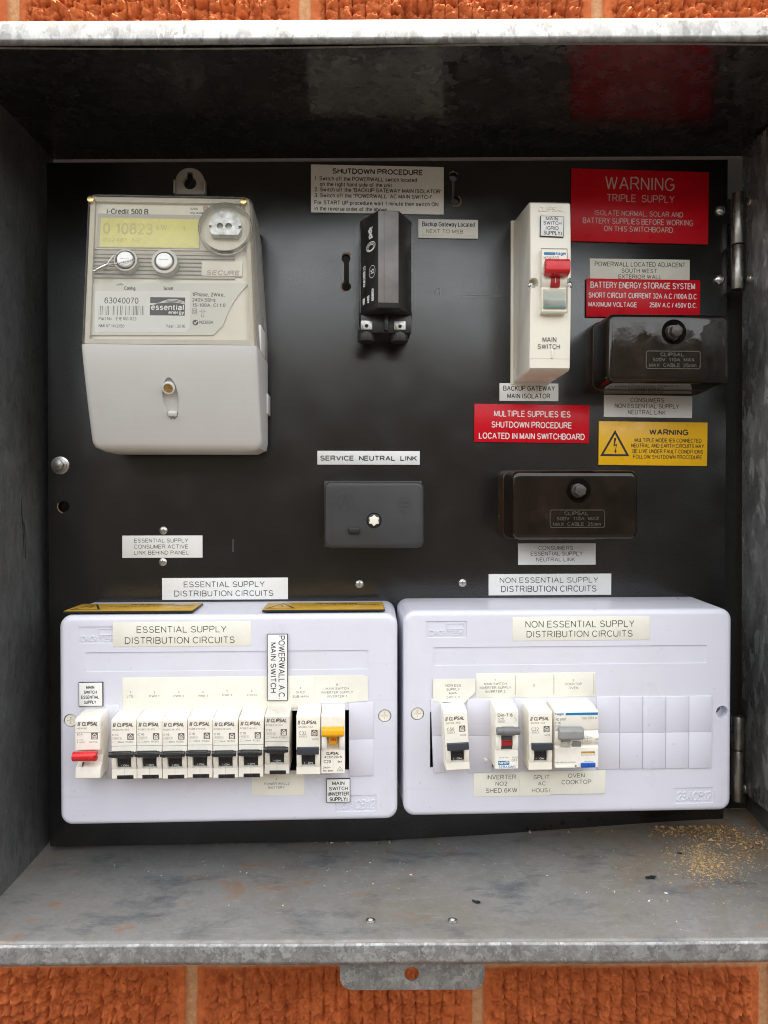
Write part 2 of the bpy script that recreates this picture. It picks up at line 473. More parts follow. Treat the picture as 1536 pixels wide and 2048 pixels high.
        ml = nt.nodes.new('ShaderNodeMath'); ml.operation = 'MULTIPLY'; nt.links.new(mr.outputs[0], ml.inputs[0]); nt.links.new(mr2.outputs[0], ml.inputs[1])
        ml2 = nt.nodes.new('ShaderNodeMath'); ml2.operation = 'MULTIPLY'; nt.links.new(ml.outputs[0], ml2.inputs[0])
        nt.links.new(ramp(nt, noise(nt, 40, 6, .7), [(.34, .1), (.60, .95)]), ml2.inputs[1])
        c = mixc(nt, ml2.outputs[0], c, (.25, .17, .09))      # sawdust and mud trodden into the right corner
        s2 = ramp(nt, noise(nt, 20, 7, .75, .25, stretch=(.7, 1.5, 1)), [(.52, 0.0), (.72, stain * 1.2)])
        c = mixc(nt, s2, c, (.085, .095, .115))
        s4 = ramp(nt, noise(nt, 900, 2, .6), [(.60, 0.0), (.72, .45)])
        c = mixc(nt, s4, c, (.12, .115, .11))
        scr = ramp(nt, noise(nt, 260, 3, .6, stretch=(.25, 1.6, 1)), [(.62, 0.0), (.72, .35)])
        c = mixc(nt, scr, c, (.42, .42, .41))
    nt.links.new(c, p.inputs['Base Color'])
    nt.links.new(rr, p.inputs['Roughness'])
    nt.links.new(bumpn(nt, noise(nt, 30, 4), .25, .0015), p.inputs['Normal'])
    return m
M = {}
M['board'] = mat('black board', (.008, .0078, .0074), .21, var=.3, vscale=12, rvar=.05, bump=.3, bscale=1500, bdist=.0002, spec=.75, dirt=.16, dirtcol=(.060, .052, .042), dscale=14)
def grain(m, lo, hi):
    nt = m.node_tree; p = nt.nodes['Principled BSDF']
    nt.links.new(ramp(nt, noise(nt, 800, 2, .6), [(.35, lo), (.65, hi)]), p.inputs['Specular IOR Level'])
grain(M['board'], .6, 1.1)
M['cover'] = mat('grey white plastic', (.70, .70, .785), .32, var=.05, vscale=9, rvar=.06, bump=.05, bscale=1200, dirt=.16, dirtcol=(.50, .46, .40), dscale=16)
def scuffs(m, col, amount):
    nt = m.node_tree; p = nt.nodes['Principled BSDF']
    src = p.inputs['Base Color'].links[0].from_socket
    c = mixc(nt, ramp(nt, noise(nt, 150, 4, .7, .3, stretch=(.12, 1, 1)), [(.60, 0.0), (.74, amount)]), src, col)
    c = mixc(nt, ramp(nt, noise(nt, 13, 5, .7), [(.50, 0.0), (.75, amount)]), c, (.60, .575, .53))
    nt.links.new(c, p.inputs['Base Color'])
scuffs(M['cover'], (.52, .51, .50), .28)
M['cream'] = mat('cream plastic', (.86, .82, .73), .38, var=.05, vscale=160, bump=.06, bscale=2000, dirt=.35, dirtcol=(.52, .38, .22), dscale=110)
M['ivory'] = mat('ivory plastic', (.86, .82, .71), .22, var=.03, vscale=30, rvar=.03, dirt=0, dirtcol=(.5, .4, .28), dscale=50)
M['paper'] = mat('cream label paper', (.83, .81, .71), .5, var=.05, vscale=60, bump=.12, bscale=160, bdist=.0006, dirt=.16, dirtcol=(.55, .48, .36), dscale=50)
M['white'] = mat('white label plate', (.83, .83, .80), .36, var=.04, vscale=60, dirt=.14, dirtcol=(.5, .48, .42), dscale=60)
M['red'] = mat('red label plate', (.64, .005, .016), .30, var=.06, vscale=30, rvar=.05, spec=.22)
M['yellow'] = mat('yellow label plate', (.86, .47, .004), .34, var=.05, vscale=40, dirt=.1, dirtcol=(.45, .25, .03))
M['amber'] = mat('dusty yellow label plate', (.62, .36, .03), .42, var=.15, vscale=60, dirt=.35, dirtcol=(.45, .38, .25), dscale=50)
M['ink'] = mat('black ink', (.012, .012, .012), .5, var=0)
M['greyink'] = mat('grey ink', (.045, .043, .04), .55, var=.1)
M['paleink'] = mat('pale grey ink', (.15, .14, .125), .55, var=.2)
M['brownink'] = mat('grey brown print', (.125, .11, .10), .55, var=.2)
M['whiteink'] = mat('white engraving', (.82, .74, .72), .5, var=.03)
M['roseink'] = mat('worn white engraving', (.66, .50, .48), .5, var=.1)
M['blueink'] = mat('blue print', (.01, .19, .42), .4, var=.05)
M['black'] = mat('black plastic', (.018, .018, .020), .32, var=.15, vscale=80, bump=.05)
M['slate'] = mat('slate plastic', (.040, .046, .058), .36, var=.1, vscale=80)
M['grey'] = mat('grey plastic', (.16, .16, .165), .42, var=.1, vscale=80)
M['midgrey'] = mat('mid grey plastic', (.27, .27, .27), .42, var=.1, vscale=80)
M['redplastic'] = mat('red plastic', (.62, .016, .022), .30, var=.05, vscale=60)
M['darkred'] = mat('dull red plastic', (.40, .02, .022), .36, var=.08, vscale=60)
M['yellowplastic'] = mat('yellow plastic', (.80, .38, .006), .36, var=.06, vscale=60)
M['blueplastic'] = mat('blue plastic', (.01, .09, .42), .35, var=.05)
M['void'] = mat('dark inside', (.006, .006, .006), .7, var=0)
M['steel'] = mat('zinc plated steel', (.62, .62, .60), .24, metal=1, var=.12, vscale=300, rvar=.08)
M['dullsteel'] = mat('dull steel', (.42, .41, .38), .34, metal=1, var=.2, vscale=120, rvar=.1, dirt=.3, dirtcol=(.16, .10, .06))
M['brass'] = mat('brass', (.66, .46, .20), .28, metal=1, var=.1, vscale=200)
M['fuse'] = mat('black fuse plastic', (.020, .020, .020), .40, var=.12, vscale=40, bump=.05, bscale=1500)
M['fusegrey'] = mat('worn grey fuse ridge', (.21, .20, .19), .5, var=.3, vscale=45, dirt=.3, dirtcol=(.16, .14, .11), dscale=90)
M['bakelite'] = mat('dark brown bakelite', (.013, .008, .005), .07, var=.75, vscale=34, rvar=.04, bump=.10, bscale=55, bdist=.0008, dirt=.22, dirtcol=(.085, .052, .028), dscale=30)
M['wornbakelite'] = mat('worn dark bakelite', (.060, .052, .044), .32, var=.3, vscale=200)  # paler than the covers, standing in for reflections on the raised lettering
M['brownskirt'] = mat('smoky brown plastic', (.040, .022, .012), .16, var=.6, vscale=40, dirt=.3, dirtcol=(.12, .08, .05), dscale=40)
M['rubber'] = mat('dark grey plastic', (.038, .038, .039), .46, var=.12, vscale=30, rvar=.08, bump=.04, bscale=1200, dirt=.14, dirtcol=(.12, .10, .08), dscale=40)
M['metergrey'] = mat('meter grey plastic', (.60, .595, .575), .40, var=.03, vscale=30, rvar=.05, bump=.05, bscale=1800, dirt=.08)
M['meterbase'] = mat('meter base plastic', (.50, .47, .42), .45, var=.05, vscale=50)
M['meterface'] = mat('meter faceplate', (.82, .78, .68), .45, var=.04, vscale=50)
M['lcd'] = mat('yellow green display', (.82, .76, .24), .22, var=.07, vscale=60)
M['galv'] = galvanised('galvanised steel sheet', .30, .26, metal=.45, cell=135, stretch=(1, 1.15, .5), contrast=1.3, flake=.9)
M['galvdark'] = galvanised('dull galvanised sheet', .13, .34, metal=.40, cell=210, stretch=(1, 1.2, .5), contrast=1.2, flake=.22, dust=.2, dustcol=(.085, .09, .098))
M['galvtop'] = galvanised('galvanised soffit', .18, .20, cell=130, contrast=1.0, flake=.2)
M['galvlip'] = galvanised('bright galvanised lip', .22, .42, metal=.45, cell=190, stretch=(1, 1, .5), contrast=1.6, flake=.4)
M['galvedge'] = galvanised('weathered galvanised lip', .30, .40, metal=.7, cell=240, contrast=1.6, flake=.6, dust=.35, dustcol=(.20, .20, .195))
M['galvfloor'] = galvanised('dusty galvanised floor', .30, .42, metal=.6, cell=140, contrast=.6, dust=.66, dustcol=(.215, .208, .195), stain=.8)
M['sawdust'] = mat('sawdust', (.50, .34, .16), .9, var=.5, vscale=300)
M['shaving'] = mat('brown shavings', (.30, .16, .07), .9, var=.5, vscale=200)
M['chip'] = mat('pale chips', (.62, .60, .56), .5, var=.2, vscale=200)

def clear_plastic():
    m, nt, p = nodes('clear plastic')
    nt.nodes.remove(p)
    out = nt.nodes['Material Output']
    tr = nt.nodes.new('ShaderNodeBsdfTransparent'); tr.inputs[0].default_value = (.965, .955, .92, 1)
    gl = nt.nodes.new('ShaderNodeBsdfGlossy'); gl.inputs['Roughness'].default_value = .06
    df = nt.nodes.new('ShaderNodeBsdfDiffuse'); df.inputs[0].default_value = (.62, .58, .50, 1)
    lw = nt.nodes.new('ShaderNodeLayerWeight'); lw.inputs[0].default_value = .5
    f1 = ramp(nt, lw.outputs['Facing'], [(.0, .02), (.45, .07), (.9, .55)])
    a = nt.nodes.new('ShaderNodeMixShader'); nt.links.new(f1, a.inputs[0]); nt.links.new(tr.outputs[0], a.inputs[1]); nt.links.new(df.outputs[0], a.inputs[2])
    fr = nt.nodes.new('ShaderNodeFresnel'); fr.inputs[0].default_value = 1.45
    b = nt.nodes.new('ShaderNodeMixShader'); nt.links.new(fr.outputs[0], b.inputs[0]); nt.links.new(a.outputs[0], b.inputs[1]); nt.links.new(gl.outputs[0], b.inputs[2])
    nt.links.new(b.outputs[0], out.inputs[0])
    return m
M['clear'] = clear_plastic()

def brick_material():
    m, nt, p = nodes('orange rock face brick')
    at = nt.nodes.new('ShaderNodeAttribute'); at.attribute_name = 'mortar'
    c1 = mixc(nt, ramp(nt, noise(nt, 45, 6, .65), [(.3, 0.0), (.7, 1.0)]), (.45, .103, .027), (.70, .190, .052))
    c1 = mixc(nt, ramp(nt, noise(nt, 170, 5, .7), [(.42, 0.0), (.62, .6)]), c1, (.30, .066, .016))
    c1 = mixc(nt, ramp(nt, noise(nt, 500, 3, .7), [(.62, 0.0), (.74, .35)]), c1, (.16, .05, .02))
    c2 = mixc(nt, ramp(nt, noise(nt, 300, 5, .7), [(.3, 0.0), (.7, 1.0)]), (.46, .22, .10), (.62, .36, .19))
    c1 = mixc(nt, ramp(nt, noise(nt, 6, 3, .6), [(.40, 0.0), (.62, .45)]), c1, (.36, .085, .030))
    c = mixc(nt, at.outputs['Fac'], c1, c2)
    nt.links.new(c, p.inputs['Base Color'])
    p.inputs['Roughness'].default_value = .85
    p.inputs['Specular IOR Level'].default_value = .25
    nt.links.new(bumpn(nt, noise(nt, 1400, 4, .7), .5, .0006), p.inputs['Normal'])
    return m
M['brick'] = brick_material()
M['earth'] = mat('bare dark ground', (.030, .022, .015), .9, var=.4, vscale=3, bump=.5, bscale=30, bdist=.01)
# ================================================================ SETTING
# ground far below, out of the frame
g = link('ground', None and 0 or bpy.data.meshes.new('ground'))
# flat below the wall, then an added unseen bank that blocks low sky light
gy = [300, -2.2, -2.5, -2.9, -3.4, -3.8, -4.4, -300]; gz = [-1.45, -1.45, -1.35, -.8, .3, .92, 1.10, 1.5]
gx = [-300, -30] + [-12 + i * .16 for i in range(151)] + [30, 300]
gv = [(x, y, z + (.05 * math.sin(x * 2.1 + y) + .05 * math.sin(x * 5.3) + random.uniform(-.07, .07) if -4.5 < y < -2.4 else 0)) for y, z in zip(gy, gz) for x in gx]
nx_ = len(gx)
g.data.from_pydata(gv, [], [(r * nx_ + c, (r + 1) * nx_ + c, (r + 1) * nx_ + c + 1, r * nx_ + c + 1) for r in range(len(gy) - 1) for c in range(nx_ - 1)])
g.data.materials.append(M['earth'])
g['kind'] = 'structure'

# ---------------------------------------------------------------- rock faced brick wall
def vnoise(x, z, seed):
    xi = np.floor(x).astype(np.int64); zi = np.floor(z).astype(np.int64)
    fx = x - xi; fz = z - zi
    fx = fx * fx * (3 - 2 * fx); fz = fz * fz * (3 - 2 * fz)
    def h(a, b):
        n = (a * 374761393 + b * 668265263 + seed * 1442695041) & 0x7fffffff
        n = ((n ^ (n >> 13)) * 1274126177) & 0x7fffffff
        return ((n ^ (n >> 16)) & 0xffff) / 65535.0
    return (h(xi, zi) * (1 - fx) + h(xi + 1, zi) * fx) * (1 - fz) + (h(xi, zi + 1) * (1 - fx) + h(xi + 1, zi + 1) * fx) * fz
def fbm(x, z, seed, octs=4, gain=.5):
    r = 0; a = 1; t = 0
    for k in range(octs):
        r = r + a * vnoise(x * 2 ** k, z * 2 ** k, seed + k); t += a; a *= gain
    return r / t
def smooth(a, b, x):
    t = np.clip((x - a) / (b - a), 0, 1); return t * t * (3 - 2 * t)
def brick_wall():
    xs = np.concatenate([np.arange(-1.3, -.36, .012), np.arange(-.36, .36, .0011), np.arange(.36, 1.3001, .012)])
    zs = np.concatenate([np.arange(-1.45, -.47, .02), np.arange(-.47, -.31, .0011), np.arange(-.31, .325, .012), np.arange(.325, .46, .0011), np.arange(.46, 1.0, .02)])
    X_, Z_ = np.meshgrid(xs, zs)
    Wd, Ht, z0 = .2365, .0882, -.3800
    row = np.floor((Z_ - z0) / Ht).astype(int)
    off = np.where(row % 2 == 0, -.064, -.159)
    zl = (Z_ - z0) - row * Ht + (fbm(X_ * 60, Z_ * 60, 3) - .5) * .003
    xl = (X_ - off) / Wd
    cx = np.floor(xl); bx = (xl - cx) * Wd + (fbm(X_ * 70, Z_ * 50, 9) - .5) * .002
    dz = np.minimum(zl, Ht - zl)            # distance to bed joint centre
    dx = np.minimum(bx, Wd - bx)
    mort = np.maximum(1 - smooth(.0042, .0056, dz), 1 - smooth(.0040, .0052, dx))
    margin = smooth(.0105, .0135, dx)       # smooth drafted margin at the brick ends
    bid = (cx * 31 + row * 17)
    jit = np.sin(bid * 12.9898) * .5
    # broken, dragged face: vertical ribs, stepped crumbs
    rib = np.abs(((X_ + (fbm(X_ * 20, Z_ * 30, 5) - .5) * .005) / .0108 + jit) % 1 - .5) * 2
    groove = 1 - smooth(.0, .22, 1 - rib)
    c1 = fbm(X_ * 125 + jit * 9, Z_ * 200, 21, 4, .6)
    c2 = fbm(X_ * 320, Z_ * 540, 33, 3, .6)
    c3 = np.floor(fbm(X_ * 210 + jit * 3, Z_ * 320, 71, 2) * 6 + (c2 - .5) * 1.2) / 6
    steps = np.floor(c1 * 9 + c2 * 1.6) / 9
    rough = .40 * c1 + .35 * steps + .35 * c3
    big = fbm(X_ * 28 + jit * 5, Z_ * 34, 44, 3)
    hb = (.0018 + margin * (rough - .44) * .0250 * (.65 + .6 * big) - margin * groove * .0055 * (c2 + .3)) * smooth(.0045, .008, dz)
    hb = hb + (fbm(X_ * 400, Z_ * 400, 55, 3) - .5) * .0006
    hm = -.0022 + (fbm(X_ * 330, Z_ * 330, 61, 3, .6) - .5) * .0026
    h = hb * (1 - mort) + hm * mort
    Y_ = -.030 - h
    V = np.stack([X_, Y_, Z_], -1).reshape(-1, 3)
    ny, nx = X_.shape
    idx = np.arange(nx * ny).reshape(ny, nx)
    q = np.stack([idx[:-1, :-1], idx[:-1, 1:], idx[1:, 1:], idx[1:, :-1]], -1).reshape(-1, 4)
    c = V[q].mean(1)
    keep = ~((c[:, 0] > -.318) & (c[:, 0] < .340) & (c[:, 2] > -.314) & (c[:, 2] < .327))
    q = q[keep]
    me = bpy.data.meshes.new('brick_wall')
    me.vertices.add(len(V)); me.vertices.foreach_set('co', V.ravel())
    me.loops.add(q.size); me.loops.foreach_set('vertex_index', q.ravel())
    me.polygons.add(len(q)); me.polygons.foreach_set('loop_start', np.arange(0, q.size, 4)); me.polygons.foreach_set('loop_total', np.full(len(q), 4))
    me.update(); me.validate()
    a = me.attributes.new('mortar', 'FLOAT', 'POINT'); a.data.foreach_set('value', mort.ravel())
    me.polygons.foreach_set('use_smooth', [True] * len(me.polygons))
    me.materials.append(M['brick'])
    o = link('brick_wall', me)
    o['label'] = 'orange rock faced brick wall with pale mortar behind the steel enclosure'
    o['category'] = 'wall'
brick_wall()

# ================================================================ STEEL ENCLOSURE
EM = Matrix.Rotation(-.005, 4, 'Y')
def roundpath(pts, r, n=4):
    out = [pts[0]]
    for i in range(1, len(pts) - 1):
        p = Vector(pts[i]); a = (Vector(pts[i - 1]) - p); b = (Vector(pts[i + 1]) - p)
        rr = min(r, a.length * .45, b.length * .45)
        a = p + a.normalized() * rr; b = p + b.normalized() * rr
        for k in range(n + 1):
            t = k / n
            out.append(tuple(a * (1 - t) ** 2 + p * 2 * t * (1 - t) + b * t * t))
    return out + [pts[-1]]
def sheet_poly(path, th):
    P = [Vector(p) for p in path]; L = []
    for i in range(len(P)):
        d0 = (P[i] - P[i - 1]).normalized() if i else (P[1] - P[0]).normalized()
        d1 = (P[i + 1] - P[i]).normalized() if i < len(P) - 1 else d0
        n = (Vector((-d0.y, d0.x)) + Vector((-d1.y, d1.x))).normalized()
        L.append(P[i] + n * th)
    return [tuple(p) for p in P] + [tuple(p) for p in L[::-1]]
def sheet(path, th, x0, x1, nx=1, warp=None, r=2.5):
    poly = sheet_poly(roundpath(path, r), th)
    xs = [x0 + (x1 - x0) * i / nx for i in range(nx + 1)]
    v = []; n = len(poly)
    for x in xs:
        for y, z in poly: v.append((x, y, z + (warp(x, y) if warp else 0)))
    f = []
    for i in range(nx):
        for k in range(n):
            a, b = i * n + k, i * n + (k + 1) % n
            f.append((a, a + n, b + n, b))
    mb = MB(); mb.raw(v, f)
    if True:
        bmesh.ops.recalc_face_normals(mb.bm, faces=mb.bm.faces)
    return mb
enc = thing('metal_enclosure', 'open galvanised steel switchboard enclosure set in the brick wall', 'electrical enclosure', M=EM.copy())
XL, XR, XO = -293.0, 314.5, 326.0
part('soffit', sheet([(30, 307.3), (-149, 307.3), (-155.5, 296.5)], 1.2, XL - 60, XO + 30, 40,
                     lambda x, y: 1.0 * math.sin(x * .013) * max(0, min(1, (-y) / 140))), M['galvtop'], enc)
part('top_lip', sheet([(-154.5, 306.9), (-160.2, 296.0), (-161.2, 295.2), (-163.0, 296.2), (-160.4, 309.0), (-156.4, 310.6), (-18, 318.0)], 1.2, XL - 60, XO + 30, 1), M['galvlip'], enc)
def fwarp(x, y):
    t = max(0.0, min(1.15, (y + 136) / 136))
    s = max(0.0, min(1.0, (x + 60) / 350)); s = s * s * (3 - 2 * s)
    return t * (4.0 + 13.0 * s) + .5 * math.sin(x * .021 + y * .03) * min(1, t * 3)
FZ = -300.0
floor_mb = MB()
path = [(34 - 170 * i / 22, FZ) for i in range(22)] + [(-139, FZ), (-139.8, FZ - 15.6), (-136, FZ - 17.0), (-128, FZ - 16.5)]
fl = sheet(path, 1.2, XL - 60, XO + 30, 60, fwarp, 3.0)
part('floor', fl, M['galvfloor'], enc)
# face of the bottom lip: a folded cover strip, 0.3 mm proud of the floor's own fold
part('bottom_lip', sheet([(-139.0, FZ - 1.6), (-140.4, FZ - 2.6), (-141.0, FZ - 13.6), (-139.4, FZ - 15.6), (-137, FZ - 17.6)], .6, XL - 60, XO + 30, 40,
                         lambda x, y: .25 * math.sin(x * .03) + (.9 if 40 < x < 75 else 0) * math.sin((x - 40) / 35 * math.pi) * (-.5)), M['galvedge'], enc)
wl = MB(); wl.box(XL - 1.2, XL, -138, 32, FZ - 2, 310)
wl.box(XL - 14, XL - 1.3, -139.2, -138.0, FZ - 2, 310)
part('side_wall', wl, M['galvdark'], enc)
wr = MB(); wr.box(XO, XO + 1.2, -138, 32, FZ - 2, 310); wr.box(XO + 1.3, XO + 14, -139.2, -138.0, FZ - 2, 310)
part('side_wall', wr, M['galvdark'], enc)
hp = MB(); hp.box(XR, XR + 1.2, -134, 16, -257, 304, .3)
part('hinge_plate', hp, M['galv'], enc, 'mottled galvanised plate that carries the hinges')
bk = MB(); bk.box(XL - 60, XO + 30, 34, 35.2, FZ - 4, 310)
part('back_sheet', bk, mat('dark back sheet', (.012, .012, .011), .7), enc)  # near black colour carries the shade of the gap beside the panel
# marker scribbles on the left wall
WLP = Plane(EM @ Matrix(((0, 0, 1, XL * .001), (1, 0, 0, 0), (0, 1, 0, 0), (0, 0, 0, 1))))       # x = depth, y = up, normal to the right
sc = MB()
for st in ([(44, 993), (42, 1020), (46, 1052), (47, 1085), (45, 1112)], [(44, 1044), (49, 1050), (51, 1118)], [(57, 822), (58, 848)]):
    pts = [tuple(WLP.at(*p)) for p in st]
    sc.strip(roundpath(pts, 8), .55, 0, M=Matrix(((0, 0, 1, XL + .12), (1, 0, 0, 0), (0, 1, 0, 0), (0, 0, 0, 1))))
part('marker_scribble', sc, M['ink'], enc)
# rivets in the hinge plate and the outer wall
RPM = EM @ Matrix(((0, 0, -1, XR * .001), (-1, 0, 0, 0), (0, 1, 0, 0), (0, 0, 0, 1)))
RP = Plane(RPM)
for px, py in ((1497, 404), (1497, 558), (1484, 1443), (1487, 1576)):
    p = RP.at(px, py)
    rv = MB(); rv.dome(p.x, p.y, .02, 4.6, 1.9, M=Matrix(((0, 0, -1, XR), (-1, 0, 0, 0), (0, 1, 0, 0), (0, 0, 0, 1))))
    part('rivet', rv, M['dullsteel'], enc)
# two rings pressed into the floor
FP = Plane(EM @ Matrix.Translation((0, 0, FZ * .001)))
for px, py in ((741, 1846), (905, 1846)):
    p = FP.at(px, py); z = FZ + fwarp(p.x, p.y)
    rg = MB(); rg.prism(circ(0, 0, 3.4, 24), -.5, 1.5, .4, 2, 'top', M=Matrix.Translation((p.x, p.y, z)))
    rg = boolean(rg, [MB().cyl(p.x, p.y, z + .4, z + 3, 1.9)])
    part('floor_rivet', rg, M['steel'], enc)
# padlock tab below the lip
LP = Plane(EM @ Matrix(((1, 0, 0, 0), (0, 0, -1, -.1275), (0, 1, 0, 0), (0, 0, 0, 1))))
a = LP.at(680, 1978); b = LP.at(969, 1978); h = LP.at(823, 1945)
tab = MB().prism(rrect(a.x, b.x, a.y, FZ - 14, 9), 0, 1.6, .3, 2, 'ring')
tab = boolean(tab, [MB().cyl(h.x, h.y, -2, 4, 5.2)])
bmesh.ops.transform(tab.bm, matrix=Matrix(((1, 0, 0, 0), (0, 0, -1, -127.5), (0, 1, 0, 0), (0, 0, 0, 1))), verts=tab.bm.verts)
part('padlock_tab', tab, M['galvedge'], enc)

# ---------------------------------------------------------------- dirt on the floor
def fz(p): return FZ + fwarp(p.x, p.y)
def floor_at(px, py):
    p = FP.at(px, py)
    for _ in range(4): p = FP.off(fwarp(p.x, p.y)).at(px, py)
    return p
def litter(name, spots, mats_w, label, smin, smax, flat=.35):
    mb = MB()
    V = []; F = []
    for px, py, sx, sy, n in spots:
        for k in range(n):
            p = floor_at(random.gauss(px, sx), random.gauss(py, sy))
            if p.y > 4 or p.y < -134 or p.x > XO - 1.5 or p.x < XL + 1: continue
            s = random.uniform(smin, smax) * (1 if random.random() < .85 else 1.8)
            e = Matrix.Rotation(random.uniform(0, 6.3), 3, 'Z') @ Matrix.Rotation(random.uniform(-.5, .5), 3, 'X')
            b = len(V)
            l = random.uniform(.6, 1.6)
            for q in ((-l, -.5, -flat), (l, -.6, -flat * .6), (l * .7, .6, -flat), (-l * .8, .5, flat), (l * .3, 0, flat * 1.6)):
                w = e @ (Vector(q) * s)
                V.append((p.x + w.x, p.y + w.y, fz(p) + max(-.05, w.z) + flat * s * .5))
            F += [(b, b + 1, b + 4), (b + 1, b + 2, b + 4), (b + 2, b + 3, b + 4), (b + 3, b, b + 4), (b, b + 3, b + 2, b + 1)]
    mb.raw(V, F)
    bmesh.ops.transform(mb.bm, matrix=EM, verts=mb.bm.verts)
    me = mb.mesh(name)
    for m in mats_w: me.materials.append(m)
    me.polygons.foreach_set('material_index', [random.randrange(len(mats_w)) if len(mats_w) > 1 else 0 for _ in me.polygons])
    o = link(name, me); o['kind'] = 'stuff'; o['label'] = label; o['category'] = 'debris'
    return o
litter('sawdust', [(1398, 1705, 26, 20, 700), (1428, 1736, 28, 18, 700), (1370, 1725, 26, 14, 120), (1480, 1685, 40, 26, 260), (1510, 1740, 30, 40, 90), (1320, 1740, 60, 25, 60)],
       [M['sawdust']], 'golden sawdust scattered on the floor at the right end', .28, .68)
litter('wood_shavings', [(1350, 1662, 26, 6, 120), (1400, 1656, 30, 8, 150), (1450, 1668, 30, 10, 150), (1500, 1690, 25, 14, 130), (1050, 1664, 170, 1.5, 60), (1260, 1653, 90, 2, 60), (500, 1688, 220, 1.5, 60)],
       [M['shaving'], M['sawdust']], 'brown curled shavings heaped against the panel at the right corner', .4, 1.25, .5)
litter('grit', [(700, 1740, 300, 40, 60), (1000, 1740, 260, 50, 60), (400, 1730, 200, 30, 30), (1250, 1800, 120, 40, 25), (780, 1735, 20, 12, 8)],
       [M['chip'], M['chip'], M['shaving']], 'tiny pale chips and grit strewn over the enclosure floor', .22, .65)
for px, py, s, r0, lab in ((953, 1806, 3.6, -.5, 'small curled black flake lying near the two floor rivets'), (1302, 1757, 5.0, .2, 'longer black flake lying beside the sawdust heap'),
                           (1360, 1709, 2.2, -.2, 'tiny black flake lying above the sawdust heap')):
    p = floor_at(px, py)
    mb = MB(); n = 7
    V = []
    for i in range(n):
        t = i / (n - 1) * 2 - 1
        w = (1 - t * t) ** .5 * .42 * s + .12
        V += [(t * s, -w * (.7 + .4 * math.sin(i * 2.1)), .4 + .9 * t * t), (t * s, w * (.8 + .3 * math.cos(i * 1.7)), .9 + .5 * t * t)]
    mb.raw(V + [(x, y, z + .25) for x, y, z in V], [q for i in range(n - 1) for q in ((2 * i, 2 * i + 1, 2 * i + 3, 2 * i + 2), (2 * n + 2 * i + 2, 2 * n + 2 * i + 3, 2 * n + 2 * i + 1, 2 * n + 2 * i))])
    fk = thing('paint_flake', lab, 'flake', M=EM @ Matrix.Translation((p.x * .001, p.y * .001, (fz(p) + .1) * .001)) @ Matrix.Rotation(r0, 4, 'Z'))
    part('flake', mb, M['black'], fk)

# ================================================================ SWITCHBOARD PANEL
tl, tr, br, bm_, bl = (PAN.at(*p) for p in ((93, 325), (1456, 319), (1447, 1644), (768, 1681), (100, 1693)))
pb = MB().prism([tuple(bl), tuple(bm_), tuple(br), tuple(tr), tuple(tl)], -6, 0, .4, 2, 'ring')
cut = []
def hole(px, py, r): 
    p = PAN.at(px, py); cut.append(MB().cyl(p.x, p.y, -20, 20, r, 20))
hole(128, 1013, 4.6); hole(692, 517, 3.9); hole(693, 573, 3.9); hole(907, 354, 3.6); hole(911, 402, 3.9)
a = PAN.at(688, 575); b = PAN.at(698, 517); cut.append(MB().box(a.x, b.x, a.y, b.y, -19, 19))
a = PAN.at(904, 400); b = PAN.at(909, 354); cut.append(MB().box(a.x, b.x, a.y, b.y, -19, 19))
pb = boolean(pb, cut)
panel = thing('switchboard_panel', 'black composite panel that carries the meter, fuse and breaker boards', 'panel', PAN, (0, 0))
part('board', pb, M['board'], panel)
# torn tan fibre round the drilled holes
def torn(px, py, r, a0, a1):
    p = PAN.at(px, py)
    mb = MB()
    pts = [(p.x + (r + .3) * math.cos(t), p.y + (r + .3) * math.sin(t)) for t in np.linspace(R(a0), R(a1), 9)]
    out = [(p.x + (r + random.uniform(.8, 1.9)) * math.cos(t), p.y + (r + random.uniform(.8, 1.9)) * math.sin(t)) for t in np.linspace(R(a1), R(a0), 9)]
    mb.prism(pts + out, .0, .12)
    part('torn_edge', mb, M['shaving'], panel)
torn(128, 1013, 4.6, 150, 260); torn(692, 517, 3.9, 40, 140); torn(693, 573, 3.9, 110, 250); torn(907, 354, 3.6, 30, 150); torn(911, 402, 3.9, -120, 60)
def pan_screw(px, py, r=3.5):
    p = PAN.at(px, py)
    s = MB().cyl(p.x, p.y, 0, 1.1, r, 24, .7, 3).dome(p.x, p.y, 1.0, r * .78, .7)
    c = [MB().box(p.x - r * .55, p.x + r * .55, p.y - .35, p.y + .35, .9, 4), MB().box(p.x - .36, p.x + .36, p.y - r * .56, p.y + r * .56, .8, 4.1)]
    part('screw', boolean(s, c), M['steel'], panel)
for q in ((327, 1061), (326, 1124), (719, 1168), (925, 1166)): pan_screw(*q)
for px, py in ((1441, 421), (1439, 559)):
    p = PAN.at(px, py); part('dome_rivet', MB().dome(p.x, p.y, 0, 4.7, 2.6, 28, 7), M['steel'], panel)
p = PAN.at(121, 931)
wsh = MB().cyl(p.x, p.y, 0, 1.4, 7.6, 32, .4)
wo = part('washer', wsh, M['steel'], panel)
part('hex_bolt', MB().cyl(p.x - .3, p.y, 1.4, 2.4, 5.9, 28, .5).cyl(p.x - .3, p.y, 2.4, 6.0, 4.7, 6, .5, a0=12).cyl(p.x - .3, p.y, 5.95, 6.2, 2.6, 20, .2), M['dullsteel'], panel)
# scratches and old marks left on the board
mk = MB()
for st in ([(466, 1078), (466, 1104)], [(994, 571), (995, 590)], [(921, 591), (1003, 592)], [(869, 590), (872, 578), (878, 577), (879, 590)]):
    mk.strip([tuple(PAN.at(*q)) for q in st], .28, .06)
part('scratch_mark', mk, M['grey'], panel)
